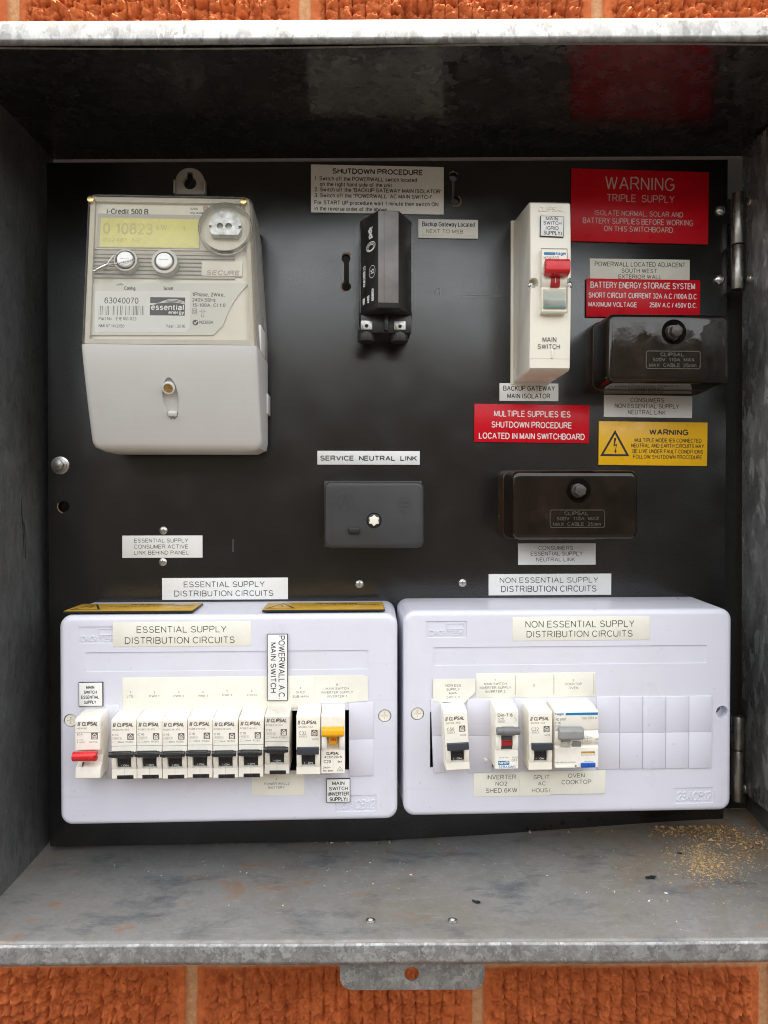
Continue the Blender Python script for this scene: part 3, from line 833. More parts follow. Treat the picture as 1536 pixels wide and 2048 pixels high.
# hinges
for k, (y0, y1, ys, lab) in enumerate(((386, 580, 490, 'upper steel butt hinge between the panel and the right side plate'), (1432, 1602, 1499, 'lower steel butt hinge half hidden behind the right breaker board'))):
    a = PAN.off(4).at(1475, y1); b = PAN.off(4).at(1475, y0); s = PAN.off(4).at(1475, ys)
    hg = thing('hinge', lab, 'hinge', PAN, (a.x, a.y))
    part('knuckle', MB().prism(circ(4, 0, 5, 24), .3, s.y - a.y - .4, .6, 2, 'ring', ax='y'), M['dullsteel'], hg)
    part('knuckle', MB().prism(circ(4, 0, 5.2, 24), s.y - a.y + .4, b.y - a.y, .6, 2, 'ring', ax='y'), M['dullsteel'], hg)
    part('leaf', MB().box(-16, -1, 1, b.y - a.y - 1, -8.5, -6.5, .2), M['dullsteel'], hg)
# ================================================================ LABELS
def lines_on(mb, pl, org, rows, z, w=.12, ext=0):
    for row in rows:
        s, x0, x1, yt, yb = row[:5]
        ww = row[5] if len(row) > 5 else w
        a = pl.at(x0, yb); b = pl.at(x1, yb); c = pl.at((x0 + x1) / 2, yt); d = pl.at((x0 + x1) / 2, yb)
        mb.text(s, a.x - org.x, b.x - org.x, d.y - org.y, c.y - d.y, z, ww, ext=ext)
def plate(name, label, cat, pl, rect, rows, m, ink, th=1.2, w=.12, rot=0, z0=0, edge=None, poly=None, group=None, extra=None, bev=.15):
    """a flat label: rect in photo pixels on the plane pl"""
    x0, y0, x1, y1 = rect
    o = pl.at((x0 + x1) / 2, (y0 + y1) / 2)
    ax, bx = pl.at(x0, (y0 + y1) / 2).x - o.x, pl.at(x1, (y0 + y1) / 2).x - o.x
    ay, by = pl.at((x0 + x1) / 2, y1).y - o.y, pl.at((x0 + x1) / 2, y0).y - o.y
    t = thing(name, label, cat, pl, o, R(rot), group)
    mb = MB()
    if poly:
        mb.prism([tuple(pl.at(*q) - o) for q in poly], z0, z0 + th)
    else:
        mb.box(ax, bx, ay, by, z0, z0 + th, min(bev, th * .4))
    part('core' if edge else 'plate' if th > .5 else 'sheet', mb, edge or m, t)
    if edge:
        part('face', MB().box(ax + .45, bx - .45, ay + .45, by - .45, z0 + th, z0 + th + .25, .1), m, t)
        th += .25
    lt = MB()
    lines_on(lt, pl.off(th), pl.off(th).at((x0 + x1) / 2, (y0 + y1) / 2), rows, z0 + th + .03, w)
    if extra: extra(lt, pl.off(th), pl.off(th).at((x0 + x1) / 2, (y0 + y1) / 2), z0 + th + .03)
    if len(lt.bm.faces): part('lettering', lt, ink, t)
    return t
LG = 'white labels on the black panel'
plate('procedure_sign', 'white sign headed SHUTDOWN PROCEDURE with numbered steps', 'sign', PAN, (622, 333, 887, 428), [
    ('SHUTDOWN PROCEDURE', 664.5, 845.7, 339.4, 350.5, .19),
    ('1. Switch off the POWERWALL switch located', 628.6, 833.7, 355.6, 364.2), ('on the right hand side of the unit.', 639.4, 786.4, 366.6, 375),
    ('2. Switch off the "BACKUP GATEWAY MAIN ISOLATOR"', 628.6, 883, 378.2, 386.6), ('3. Switch off the "POWERWALL  AC MAIN SWITCH"', 628.6, 864, 389.6, 398),
    ('For START UP procedure wait 1 minute then switch ON', 628.6, 876.6, 404, 412.4), ('in the reverse order of the above.', 628.6, 776, 415.3, 423.7)], M['white'], M['ink'], 1.6, .125)
plate('location_label', 'small white plate reading Backup Gateway Located', 'label', PAN, (836.5, 440, 955.5, 477.5), [('Backup Gateway Located', 843.8, 949, 445, 454.6)], M['white'], M['ink'], 1.4, .115)
plate('location_sticker', 'narrow cream sticker reading NEXT TO MSB', 'sticker', PAN.off(1.4), (844, 456.5, 951.5, 472), [('NEXT TO MSB', 852, 926, 459.2, 467)], M['paper'], M['paleink'], .35, .10, z0=.08)
plate('warning_sign', 'large dark red sign reading WARNING TRIPLE SUPPLY', 'sign', PAN, (1141, 342, 1415.5, 486.5), [
    ('WARNING', 1208.8, 1347, 355.5, 382, .075), ('TRIPLE  SUPPLY', 1212, 1347.5, 391, 406, .08), ('ISOLATE NORMAL, SOLAR AND', 1187.7, 1365, 423.5, 434, .09),
    ('BATTERY SUPPLIES BEFORE WORKING', 1164.5, 1385, 439, 450.5, .09), ('ON THIS SWITCHBOARD', 1207, 1345, 454.5, 465.5, .09)], M['red'], M['roseink'], 1.6, rot=-.5)
plate('location_label', 'cream sticker reading POWERWALL LOCATED ADJACENT SOUTH WEST EXTERIOR WALL', 'sticker', PAN, (1179, 518.5, 1379, 562), [
    ('POWERWALL LOCATED ADJACENT', 1189, 1370.5, 524.5, 534), ('SOUTH WEST', 1242.4, 1313.6, 537.6, 546.4), ('EXTERIOR WALL', 1236.4, 1322.6, 549.6, 558.2)], M['paper'], M['greyink'], .5, .10)
plate('warning_sign', 'red sign reading BATTERY ENERGY STORAGE SYSTEM with voltage lines', 'sign', PAN, (1171.5, 560, 1398, 636), [
    ('BATTERY ENERGY STORAGE SYSTEM', 1179, 1388, 566, 578.8), ('SHORT CIRCUIT CURRENT 32A A.C /100A D.C', 1175, 1391.6, 587.4, 598.4),
    ('MAXIMUM VOLTAGE', 1175, 1272, 605.5, 615.5), ('258V A.C / 450V D.C.', 1297, 1392, 606.5, 616.5)], M['red'], M['whiteink'], 1.6, .115, rot=-.2, z0=.55)
plate('isolator_label', 'white plate reading BACKUP GATEWAY MAIN ISOLATOR', 'label', PAN, (998.6, 767, 1116, 802.5), [
    ('BACKUP GATEWAY', 1005.7, 1109, 772, 782.3), ('MAIN ISOLATOR', 1013.8, 1099.7, 787.5, 797.4)], M['white'], M['ink'], 1.4, .11)
plate('warning_sign', 'bright red sign reading MULTIPLE SUPPLIES IES SHUTDOWN PROCEDURE', 'sign', PAN, (948, 809.5, 1177.5, 885.5), [
    ('MULTIPLE SUPPLIES IES', 987, 1140, 822, 834.5), ('SHUTDOWN PROCEDURE', 982, 1143, 844, 856.5), ('LOCATED IN MAIN SWITCHBOARD', 957, 1168.8, 866.5, 879)], M['red'], M['whiteink'], 1.6, .115, rot=-.5)
plate('neutral_link_label', 'cream sticker reading CONSUMERS NON ESSENTIAL SUPPLY NEUTRAL LINK', 'sticker', PAN, (1207.5, 791, 1384, 835), [
    ('CONSUMERS', 1260, 1328, 796, 805), ('NON ESSENTIAL SUPPLY', 1229, 1358, 808, 817), ('NEUTRAL LINK', 1255.5, 1331, 820.3, 829.3)], M['white'], M['greyink'], .5, .10, rot=-.5)
def triangle(lt, pl, o, z, ap=(1228.5, 861.5), bl=(1199.5, 913), br=(1257, 913), w=.9, bolt=True):
    q = [pl.at(*p) - o for p in (ap, bl, br)]
    c = (q[0] + q[1] + q[2]) / 3
    q2 = [c + (p - c) * .90 for p in q]
    lt.strip([tuple(q2[0]), tuple(q2[1]), tuple(q2[2]), tuple(q2[0])], w, z)
    if bolt:
        s = (q[0] - c).length / 2.6
        P = lambda x, y: (c.x + x * s, c.y + y * s)
        lt.flat([P(-.12, 1.45), P(.22, 1.45), P(-.02, .42), P(.34, .55), P(.12, -.55), P(.02, -.50), P(.16, .30), P(-.24, .16)], z + .005)
        lt.flat([P(-.10, -.42), P(.28, -.46), P(.10, -.95)], z + .01)
plate('warning_sign', 'yellow warning sign with a black lightning bolt triangle', 'sign', PAN, (1196.5, 844, 1413, 931), [
    ('WARNING', 1296.7, 1375, 858.5, 870.5, .20), ('MULTIPLE MODE IES CONNECTED', 1267.6, 1401.7, 876.8, 885), ('NEUTRAL AND EARTH CIRCUITS MAY', 1261, 1406.8, 887.6, 895.8),
    ('BE LIVE UNDER FAULT CONDITIONS', 1263.7, 1405, 898.9, 907), ('FOLLOW SHUTDOWN PROCEDURE', 1265, 1403, 910, 918)], M['yellow'], M['ink'], 1.6, .115, rot=-.5, extra=triangle)
plate('neutral_link_label', 'wide white label reading SERVICE NEUTRAL LINK in bold', 'label', PAN, (634.7, 902, 839.4, 929.5), [('SERVICE  NEUTRAL  LINK', 640, 834, 911.5, 921.8, .15)], M['white'], M['ink'], 1.0)
plate('active_link_label', 'white sticker reading ESSENTIAL SUPPLY CONSUMER ACTIVE LINK BEHIND PANEL', 'sticker', PAN, (245, 1071, 405.3, 1115.5), [
    ('ESSENTIAL SUPPLY', 269, 377, 1077, 1085), ('CONSUMER ACTIVE', 268.5, 377, 1089, 1097.2), ('LINK BEHIND PANEL', 268.5, 378, 1101.2, 1109.2)], M['white'], M['greyink'], .8, .09)
plate('circuit_label', 'white label reading ESSENTIAL SUPPLY DISTRIBUTION CIRCUITS on the black panel', 'label', PAN, (324.5, 1155.5, 576, 1199), [
    ('ESSENTIAL SUPPLY', 367.7, 529.5, 1162.5, 1174), ('DISTRIBUTION CIRCUITS', 349, 547, 1180.6, 1192.4)], M['white'], M['greyink'], .7, .095)
plate('circuit_label', 'white label reading NON ESSENTIAL SUPPLY DISTRIBUTION CIRCUITS on the black panel', 'label', PAN, (977, 1147.5, 1222, 1190), [
    ('NON ESSENTIAL SUPPLY', 999, 1196, 1154.4, 1165.4), ('DISTRIBUTION CIRCUITS', 1001.8, 1192.6, 1171, 1183.6)], M['white'], M['greyink'], .7, .095)
plate('neutral_link_label', 'cream sticker reading CONSUMERS ESSENTIAL SUPPLY NEUTRAL LINK', 'sticker', PAN, (1036, 1086.5, 1191, 1129.5), [
    ('CONSUMERS', 1076.5, 1146, 1091.6, 1099.8), ('ESSENTIAL SUPPLY', 1061, 1165, 1103, 1111.2), ('NEUTRAL LINK', 1072, 1149.7, 1115, 1122.8)], M['white'], M['greyink'], .6, .09)

# ================================================================ BREAKER BOARDS (covers)
HC = 62.0
CV = PAN.off(HC)
def board(name_label, rect, windows, recesses, screws, hollow=None, fillers=(), deco=None, group='breaker boards side by side'):
    x0, y0, x1, y1 = rect
    ym, xm = (y0 + y1) / 2, (x0 + x1) / 2
    o = CV.at(xm, y1)
    L = lambda px, py: CV.at(px, py) - o
    ax, bx = L(x0, ym).x, L(x1, ym).x
    by = L(xm, y0).y
    t = thing('distribution_board', name_label, 'breaker board', PAN, o, 0, group)
    sh = MB().prism(rrect(ax, bx, 0, by, 9, 8), 0, HC, 4.2, 5, 'top', poly0=rrect(ax - 1.6, bx + 1.6, -1.6, by + 2.0, 9, 8))
    cut = []
    liner = MB()
    for wx0, wy0, wx1, wy1 in windows:
        a, b = L(wx0, wy1), L(wx1, wy0)
        cut.append(MB().box(a.x, b.x, a.y, b.y, 12, HC + 5))
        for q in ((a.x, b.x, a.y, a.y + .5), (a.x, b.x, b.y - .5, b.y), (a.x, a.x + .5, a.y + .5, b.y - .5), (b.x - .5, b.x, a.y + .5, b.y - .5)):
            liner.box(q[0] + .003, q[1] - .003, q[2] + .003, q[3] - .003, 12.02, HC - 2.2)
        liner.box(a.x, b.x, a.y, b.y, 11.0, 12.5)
    for rx0, ry0, rx1, ry1, d in recesses:
        a, b = L(rx0, ry1), L(rx1, ry0)
        cut.append(MB().box(a.x, b.x, a.y, b.y, HC - d, HC + 5))
    for sx, sy in screws:
        p = L(sx, sy); cut.append(MB().cyl(p.x, p.y, HC - 5, HC + 6, 5.2, 32))
    if hollow:
        p = L(*hollow); cut.append(MB().cyl(p.x, p.y, HC - 9, HC + 6, 5.0, 32)); cut.append(MB().cyl(p.x - .6, p.y + .3, HC - 40, HC - 8, 2.9, 24))
    cv_ = part('cover', boolean(sh, cut), M['cover'], t)
    part('chassis', liner, M['void'], t)  # near black lining added so the gaps between breakers read as deep shade
    for sx, sy in screws:
        p = L(sx, sy)
        s = boolean(MB().cyl(p.x, p.y, HC - 5, HC - 1.2, 4.7, 28, .5), [MB().box(p.x - 2.6, p.x + 2.6, p.y - .45, p.y + .45, HC - 2.2, HC), MB().box(p.x - .45, p.x + .45, p.y - 2.6, p.y + 2.6, HC - 2.25, HC + .1)])
        part('cover_screw', s, M['ivory'], t)
    for k, (f, zt, skew) in enumerate(fillers):
        fx0, fy0, fx1, fy1 = f
        a, b = L(fx0, fy1), L(fx1, fy0)
        m = (a.y + b.y) / 2
        cx, cy = (a + b) / 2
        Mx = Matrix.Translation((cx, cy, 0)) @ Matrix.Rotation(R(skew), 4, 'Z') @ Matrix.Translation((-cx, -cy, 0))
        fb = MB().box(a.x, b.x, a.y, m - .12, HC - 6, HC + zt, .35, M=Mx).box(a.x, b.x, m + .12, b.y, HC - 6, HC + zt, .35, M=Mx).box(a.x + .3, b.x - .3, m - .3, m + .3, HC - 6, HC + zt - .5, M=Mx)
        part('blank_filler', fb, M['cover'], t)
    if deco:
        d = MB(); deco(d, o)
        part('embossed_lettering', d, M['cover'], cv_)
    return t
def deco_left(d, o):
    pl = CV.off(-.7); q = pl.at(456, 1644)
    lines_on(d, pl, o, [('DIGITEK', 162, 231, 1271.5, 1283, .15)], HC - .7, ext=.55)
    a, b = pl.at(198, 1270) - o, pl.at(233, 1257) - o
    d.strip([(a.x, a.y), (b.x, a.y), (b.x, b.y), (a.x, b.y), (a.x, a.y)], .3, HC - .75, .5)
    a, b = pl.at(676, 1619) - o, pl.at(748, 1599) - o
    d.text('23ACB12', a.x, b.x, a.y, b.y - a.y, HC - .7, .10, shear=.18, ext=.5)
def deco_right(d, o):
    pl = CV.off(-.7)
    lines_on(d, pl, o, [('DIGITEK', 858, 928.5, 1259.5, 1271, .15)], HC - .7, ext=.55)
    a, b = pl.at(893, 1257.5) - o, pl.at(928, 1246.5) - o
    d.strip([(a.x, a.y), (b.x, a.y), (b.x, b.y), (a.x, b.y), (a.x, a.y)], .3, HC - .75, .5)
    a, b = pl.at(1353, 1602) - o, pl.at(1421, 1582) - o
    d.text('23ACB12', a.x, b.x, a.y, b.y - a.y, HC - .7, .10, shear=.18, ext=.5)
board('grey white breaker board under the two yellow plates, nine breakers fitted', (118.5, 1229.5, 795, 1645.5), [(166, 1420, 214, 1548), (228, 1420, 699, 1548)],
      [(157.5, 1253, 236, 1287, .7), (172, 1300, 736.5, 1344, .7), (670.6, 1589.5, 753, 1624, .7)], [(140.5, 1441.5), (769.5, 1432)],
      None, [((212, 1409.5, 238, 1556.5), .9, 0), ((698, 1404.5, 747, 1551.5), .9, 0)], deco_left)
board('grey white breaker board beside the hinge, mostly blank fillers, four breakers fitted', (807.5, 1220, 1464, 1627.5), [(860, 1420, 1196, 1536)],
      [(852.8, 1242, 933.6, 1275.6, .7), (867, 1290, 1414, 1331.5, .7), (1347.4, 1574.5, 1426.8, 1607.5, .7)], [(835, 1428)], (1444.5, 1424),
      [((864, 1397, 889, 1545), 1.0, 2.2), ((934, 1397, 984.5, 1544.5), .9, 0), ((1029, 1396, 1053.6, 1543), .8, 0)] +
      [((1192.5 + 46.1 * k + .25, 1393 - .4 * k, 1192.5 + 46.1 * (k + 1) - .25, 1538 - .5 * k), .8 + .12 * ((k * 7) % 3), 0) for k in range(5)], deco_right)
# white dab of filler on the blank
p = CV.at(972, 1520)
dab = thing('glue_dab', 'small white dab stuck on a blank filler beside the black lever breaker', 'dab', CV, p)
part('blob', MB().dome(0, 0, .9, 1.5, .9).dome(-1.2, 1.0, .9, .9, .5), M['white'], dab)

# ---------------------------------------------------------------- labels on the boards
plate('circuit_label', 'cream sticker reading ESSENTIAL SUPPLY DISTRIBUTION CIRCUITS on the left board', 'sticker', CV, (225.5, 1243.5, 502, 1292.5), [
    ('ESSENTIAL SUPPLY', 273.5, 453, 1252, 1265), ('DISTRIBUTION CIRCUITS', 250, 469.7, 1273.5, 1287)], M['paper'], M['greyink'], .3, .085)
plate('circuit_label', 'cream sticker reading NON ESSENTIAL SUPPLY DISTRIBUTION CIRCUITS on the right board', 'sticker', CV, (1025, 1233, 1299, 1280.5), [
    ('NON ESSENTIAL SUPPLY', 1050.6, 1268.6, 1241, 1254.5), ('DISTRIBUTION CIRCUITS', 1053, 1265, 1261, 1274)], M['paper'], M['greyink'], .3, .085)
def vert_text(lt, pl, o, z):
    a = pl.at(557.5, 1270) - o; b = pl.at(570.5, 1396.5) - o
    Mr = Matrix.Translation((a.x, a.y, 0)) @ Matrix.Rotation(-math.pi / 2, 4, 'Z')
    lt.text('POWERWALL A.C.', 0, a.y - b.y, 0, b.x - a.x, z, .10, M=Mr)
    a = pl.at(541.5, 1284) - o; b = pl.at(553, 1384) - o
    Mr = Matrix.Translation((a.x, a.y, 0)) @ Matrix.Rotation(-math.pi / 2, 4, 'Z')
    lt.text('MAIN SWITCH', 0, a.y - b.y, 0, b.x - a.x, z, .11, M=Mr)
plate('switch_label', 'black edged white plate reading POWERWALL A.C. MAIN SWITCH set upright', 'label', CV, (535, 1267, 576, 1400), [], M['white'], M['ink'], 1.4, edge=M['ink'], extra=vert_text, z0=.6)
plate('switch_label', 'black edged white plate reading MAIN SWITCH ESSENTIAL SUPPLY', 'label', CV, (158.5, 1363.5, 207, 1412), [
    ('MAIN', 174, 190, 1370, 1376.8), ('SWITCH', 169, 195, 1380, 1386.6), ('ESSENTIAL', 163.8, 199.6, 1390, 1396.6), ('SUPPLY', 169, 194, 1400, 1406.6)], M['white'], M['ink'], 1.4, .13, edge=M['ink'])
plate('circuit_strip', 'long cream paper strip numbering the circuits LTS to SHED SUB-MAIN', 'paper strip', CV, (245, 1353, 640, 1418.5), [
    ('1', 259, 262, 1382, 1387), ('LTS', 254, 266.5, 1390.3, 1395), ('2', 307.5, 310.5, 1382, 1386.6), ('PWR 1', 299, 319, 1389.8, 1394.5), ('3', 356, 359, 1381.8, 1386.4), ('PWR 2', 347.5, 368, 1389.6, 1394.3),
    ('4', 404.5, 407.5, 1381.6, 1386.2), ('PWR 3', 396, 416.5, 1389.4, 1394.1), ('5', 453, 456, 1379.6, 1384.2), ('PWR 4', 444.5, 465, 1387.8, 1392.5), ('6', 502, 505, 1379.2, 1383.8), ('OVEN', 494.5, 513, 1387.6, 1392.3),
    ('8', 599.5, 602.5, 1373.3, 1378), ('SHED', 592.5, 610.5, 1381.8, 1386.6), ('SUB-MAIN', 585.5, 617, 1390.4, 1395.2)], M['paper'], M['paleink'], .25, .10)
plate('circuit_sticker', 'cream sticker reading 9 MAIN SWITCH INVERTER SUPPLY INVERTER 1', 'sticker', CV, (629.5, 1351, 736, 1405), [
    ('9', 672, 675.5, 1366.5, 1371.5), ('MAIN SWITCH', 651.5, 697.3, 1374.3, 1379), ('INVERTER SUPPLY', 643, 706, 1381.7, 1386.7), ('INVERTER 1', 654, 694, 1390, 1394.8)], M['paper'], M['paleink'], .25, .10, z0=.3,
    poly=[(629.5, 1351), (726, 1350), (728, 1353), (735.5, 1353.5), (736, 1401), (690, 1405), (629.5, 1406)])
plate('circuit_sticker', 'yellowed sticker reading 7 POWER WALL2 BATTERY', 'sticker', CV, (504, 1548, 609, 1590.5), [
    ('7', 551.3, 554.5, 1556.3, 1561), ('POWER WALL2', 528.6, 579, 1564.7, 1569.7), ('BATTERY', 537, 569.5, 1572.4, 1577.2)], M['paper'], M['paleink'], .25, .10)
plate('switch_label', 'black edged white plate reading MAIN SWITCH (INVERTER SUPPLY)', 'label', CV, (653, 1556, 700.5, 1603.5), [
    ('MAIN', 664.5, 689, 1561, 1568.6, .13), ('SWITCH', 658, 696, 1571.7, 1579), ('(INVERTER', 655.5, 698, 1582, 1590), ('SUPPLY)', 659, 695, 1592.6, 1600.8)], M['white'], M['ink'], 1.4, .13, edge=M['ink'], z0=.05)
plate('circuit_sticker', 'cream sticker with a cut corner reading NON ESS SUPPLY MAIN SWITCH', 'sticker', CV, (866, 1357, 950.5, 1406), [
    ('NON ESS', 890.7, 921.3, 1367.4, 1372.6), ('SUPPLY', 892.6, 918.8, 1375.2, 1380.4), ('MAIN', 898, 914, 1383, 1388.2), ('SWITCH', 892.4, 919.3, 1390.8, 1396)], M['paper'], M['greyink'], .3, .09, z0=1.0,
    poly=[(866, 1357.5), (950, 1357), (950.5, 1383), (928, 1405.5), (866, 1402)])
def dividers(lt, pl, o, z):
    for x, ya, yb in ((1030.2, 1350.5, 1390), (1107.6, 1349, 1389), (1187.6, 1346.5, 1387)):
        lt.strip([tuple(pl.at(x, ya) - o), tuple(pl.at(x, yb) - o)], .16, z)
plate('circuit_strip', 'cream strip with dividers reading MAIN SWITCH INVERTER SUPPLY INVERTER 2 and COOKTOP OVEN', 'paper strip', CV, (952, 1345.5, 1190.5, 1394), [
    ('1', 988.5, 991, 1357, 1362), ('MAIN SWITCH', 968, 1013, 1365, 1369.8), ('INVERTER SUPPLY', 959, 1022, 1372.7, 1377.7), ('INVERTER 2', 970.5, 1010.5, 1380.4, 1385.4), ('2', 1066, 1069.4, 1367.6, 1372.6),
    ('3', 1144.5, 1148, 1357.8, 1362.4), ('COOKTOP', 1129.7, 1163.8, 1365.4, 1370.2), ('OVEN', 1137.4, 1155.6, 1373, 1378)], M['paper'], M['greyink'], .3, .09, extra=dividers)
plate('circuit_sticker', 'cream sticker reading INVERTER NO2 SHED 6KW below the white breakers', 'sticker', CV, (947, 1545.5, 1042, 1592.5), [
    ('INVERTER', 973, 1031.8, 1549.4, 1558.2), ('NO2', 991, 1014.2, 1563, 1571), ('SHED 6KW', 971.3, 1034.2, 1576, 1585)], M['paper'], M['greyink'], .3, .09, z0=.02)
plate('circuit_sticker', 'cream sticker reading SPLIT AC HOUS with its end cut off', 'sticker', CV, (1038.5, 1542, 1102, 1591), [
    ('SPLIT', 1066.6, 1098.7, 1549.6, 1557.8), ('AC', 1075.3, 1091, 1562.3, 1570.4), ('HOUS', 1063.5, 1095, 1575.8, 1584), ('|', 1098, 1099, 1575.8, 1584)], M['paper'], M['greyink'], .3, .09, z0=.35)
plate('circuit_sticker', 'cream sticker reading OVEN COOKTOP below the wide grey lever breaker', 'sticker', CV, (1099.5, 1541, 1210, 1587), [
    ('OVEN', 1135.4, 1168.3, 1546, 1554.3), ('COOKTOP', 1122.5, 1181.7, 1558.6, 1567.4)], M['paper'], M['greyink'], .3, .09, z0=.68)
# yellow plates lying on top of the left board
vt = CV.at(456, 1229.5).y + .3
TOPM = PM @ Matrix.Translation((0, (vt + .9) * .001, 0)) @ Matrix(((1, 0, 0, 0), (0, 0, 1, 0), (0, -1, 0, 0), (0, 0, 0, 1)))     # x right, y back into the board, z up
TOP = Plane(TOPM)
for rect, lab, tx in (((128, 384), 'yellow warning plate at the left end on top of the left breaker board', (269, 353)), ((523, 771), 'yellow warning plate near the gap on top of the left breaker board', (637, 731))):
    a, b = TOP.at(rect[0], 1226.5), TOP.at(rect[1], 1226.5)
    wd = b.x - a.x
    y0, y1 = -58.5, -16.0
    t = thing('warning_plate', lab, 'sign', TOP, ((a.x + b.x) / 2, (y0 + y1) / 2), 0, 'yellow warning plates on the left board')
    hw, hh = wd / 2, (y1 - y0) / 2
    part('core', MB().box(-hw, hw, -hh, hh, .2, 1.7, .1), M['ink'], t)
    part('face', MB().box(-hw + .3, hw - .3, -hh + .3, hh - .3, 1.7, 1.9, .08), M['amber'], t)
    lt = MB()
    lt.text('WARNING', -.08 * wd, .28 * wd, hh * .50, 5.2, 1.93, .2)
    lt.text('STAND ALONE SWITCHBOARD', -.22 * wd, .46 * wd, hh * .14, 4.2, 1.93, .13)
    q = [Vector((-.36 * wd, hh * .72)), Vector((-.47 * wd, -hh * .62)), Vector((-.25 * wd, -hh * .62))]
    lt.strip([tuple(q[0]), tuple(q[1]), tuple(q[2]), tuple(q[0])], .9, 1.94)
    lt.flat([(-.365 * wd, hh * .3), (-.35 * wd, hh * .3), (-.362 * wd, 0), (-.345 * wd, .2), (-.36 * wd, -hh * .4), (-.358 * wd, -.6), (-.372 * wd, -.4)], 1.95)
    part('lettering', lt, M['ink'], t)
# ================================================================ BREAKERS
NZ = 22.0                                    # nose height above the cover
NP = CV.off(NZ)
def shell(w, H, yl, yh, cw, z=NZ, deep=5.0, top=1.4):
    """side profile of a rail breaker: nose above, a rocker valley, a lower lip; cheeks either side of the rocker"""
    mb = MB()
    prof = [(0, -16), (0, z - .5), (.6, z), (yl - 1.2, z), (yl, z - deep), (yh, z - deep), (yh + .4, z), (H - 1.2, z), (H, z - 1.2), (H + top, z * .25), (H + top, -16)]
    mb.prism(prof, -w / 2, w / 2, .35, 2, 'ring', ax='x')
    n = 8
    ck = [(yl - 1.0, z - deep - .5)] + [(yl - 1.0 + (yh - yl + .8) * i / n, z + 1.9 * math.sin(math.pi * (i + .6) / (n + 1.2)) - .5) for i in range(n + 1)] + [(yh - .1, z - deep - .5)]
    if cw:
        for s in (-1, 1):
            x0, x1 = sorted((s * (w / 2 - .25), s * (w / 2 - .25 - cw)))
            mb.prism(ck, x0, x1, .4, 2, 'ring', ax='x')
    return mb
def rocker(w2, yl, yh, z=NZ - 2.2):
    mb = MB(); n = 8
    c = (yl + yh) / 2
    prof = [(yl - .2, z - 5)] + [(yl - .2 + (yh - yl + .4) * i / n, z - 1.6 + 1.8 * math.sin(math.pi * (i + .5) / (n + 1))) for i in range(n + 1)] + [(yh + .2, z - 5)]
    mb.prism(prof, -w2 / 2, w2 / 2, ax='x')
    mb.box(-w2 / 2 + .1, w2 / 2 - .1, c + .2, c + 1.0, z - 1, z + .65, .15)
    return mb
def house(lt, x0, x1, y0, y1, z, light):
    lt.flat(rrect(x0, x1, y0, y1, .35, 3), z)
    lt.mi = 1
    P = lambda a, b: (x0 + (x1 - x0) * a, y0 + (y1 - y0) * b)
    t = (x1 - x0) * .045
    lt.strip([P(.16, .50), P(.5, .84), P(.84, .50)], t, z + .006)
    lt.strip([P(.24, .50), P(.24, .16), P(.76, .16), P(.76, .50)], t, z + .009)
    lt.strip([P(.40, .30), P(.40, .45), P(.60, .45), P(.60, .28), P(.50, .28)], t, z + .012)
    lt.mi = 0
def two_bars(lt, x0, x1, y0, y1, z):
    s = (y1 - y0) * .22; w = (x1 - x0 - s)
    for a, b in ((0, .42), (.56, 1)):
        lt.flat([(x0 + w * a, y0), (x0 + w * b, y0), (x0 + w * b + s, y1), (x0 + w * a + s, y1)], z)
BG = 'rail breakers on the left board'
BGR = 'rail breakers on the right board'

# ---- residual current breaker with rolled black lever (six in a row and one apart)
K1 = .0490
def rc_face(rating, model):
    lt = MB(); z = NZ + .04
    fx = lambda x: (x - 1132) * K1
    fy = lambda y: (1670 - y) * K1
    two_bars(lt, fx(968), fx(1019), fy(875), fy(818), z)
    lt.text('CLIPSAL', fx(1030), fx(1277), fy(875), fy(815) - fy(875), z, .22, shear=.16)
    lt.text(model, fx(962), fx(1215), fy(932), fy(906) - fy(932), z, .10)
    lt.text(rating, fx(962), fx(1052), fy(1010), fy(977) - fy(1010), z, .11)
    bx = rrect(fx(962), fx(1100), fy(1066), fy(1030), .3, 2); lt.strip(bx + [bx[0]], .045, z)
    lt.text('4500 3', fx(978), fx(1090), fy(1058), fy(1037) - fy(1058), z, .11)
    bx = [(fx(968), fy(1118)), (fx(1032), fy(1118)), (fx(1032), fy(1092)), (fx(968), fy(1092))]; lt.strip(bx + [bx[0]], .04, z)
    lt.text('30mA', fx(1042), fx(1135), fy(1118), fy(1092) - fy(1118), z, .11)
    lt.text('RCBO', fx(1160), fx(1272), fy(1118), fy(1092) - fy(1118), z, .11)
    house(lt, fx(1185), fx(1280), fy(1075), fy(977), z, None)
    # faint type plate printed on the upper face
    return lt.mesh('printed_face')
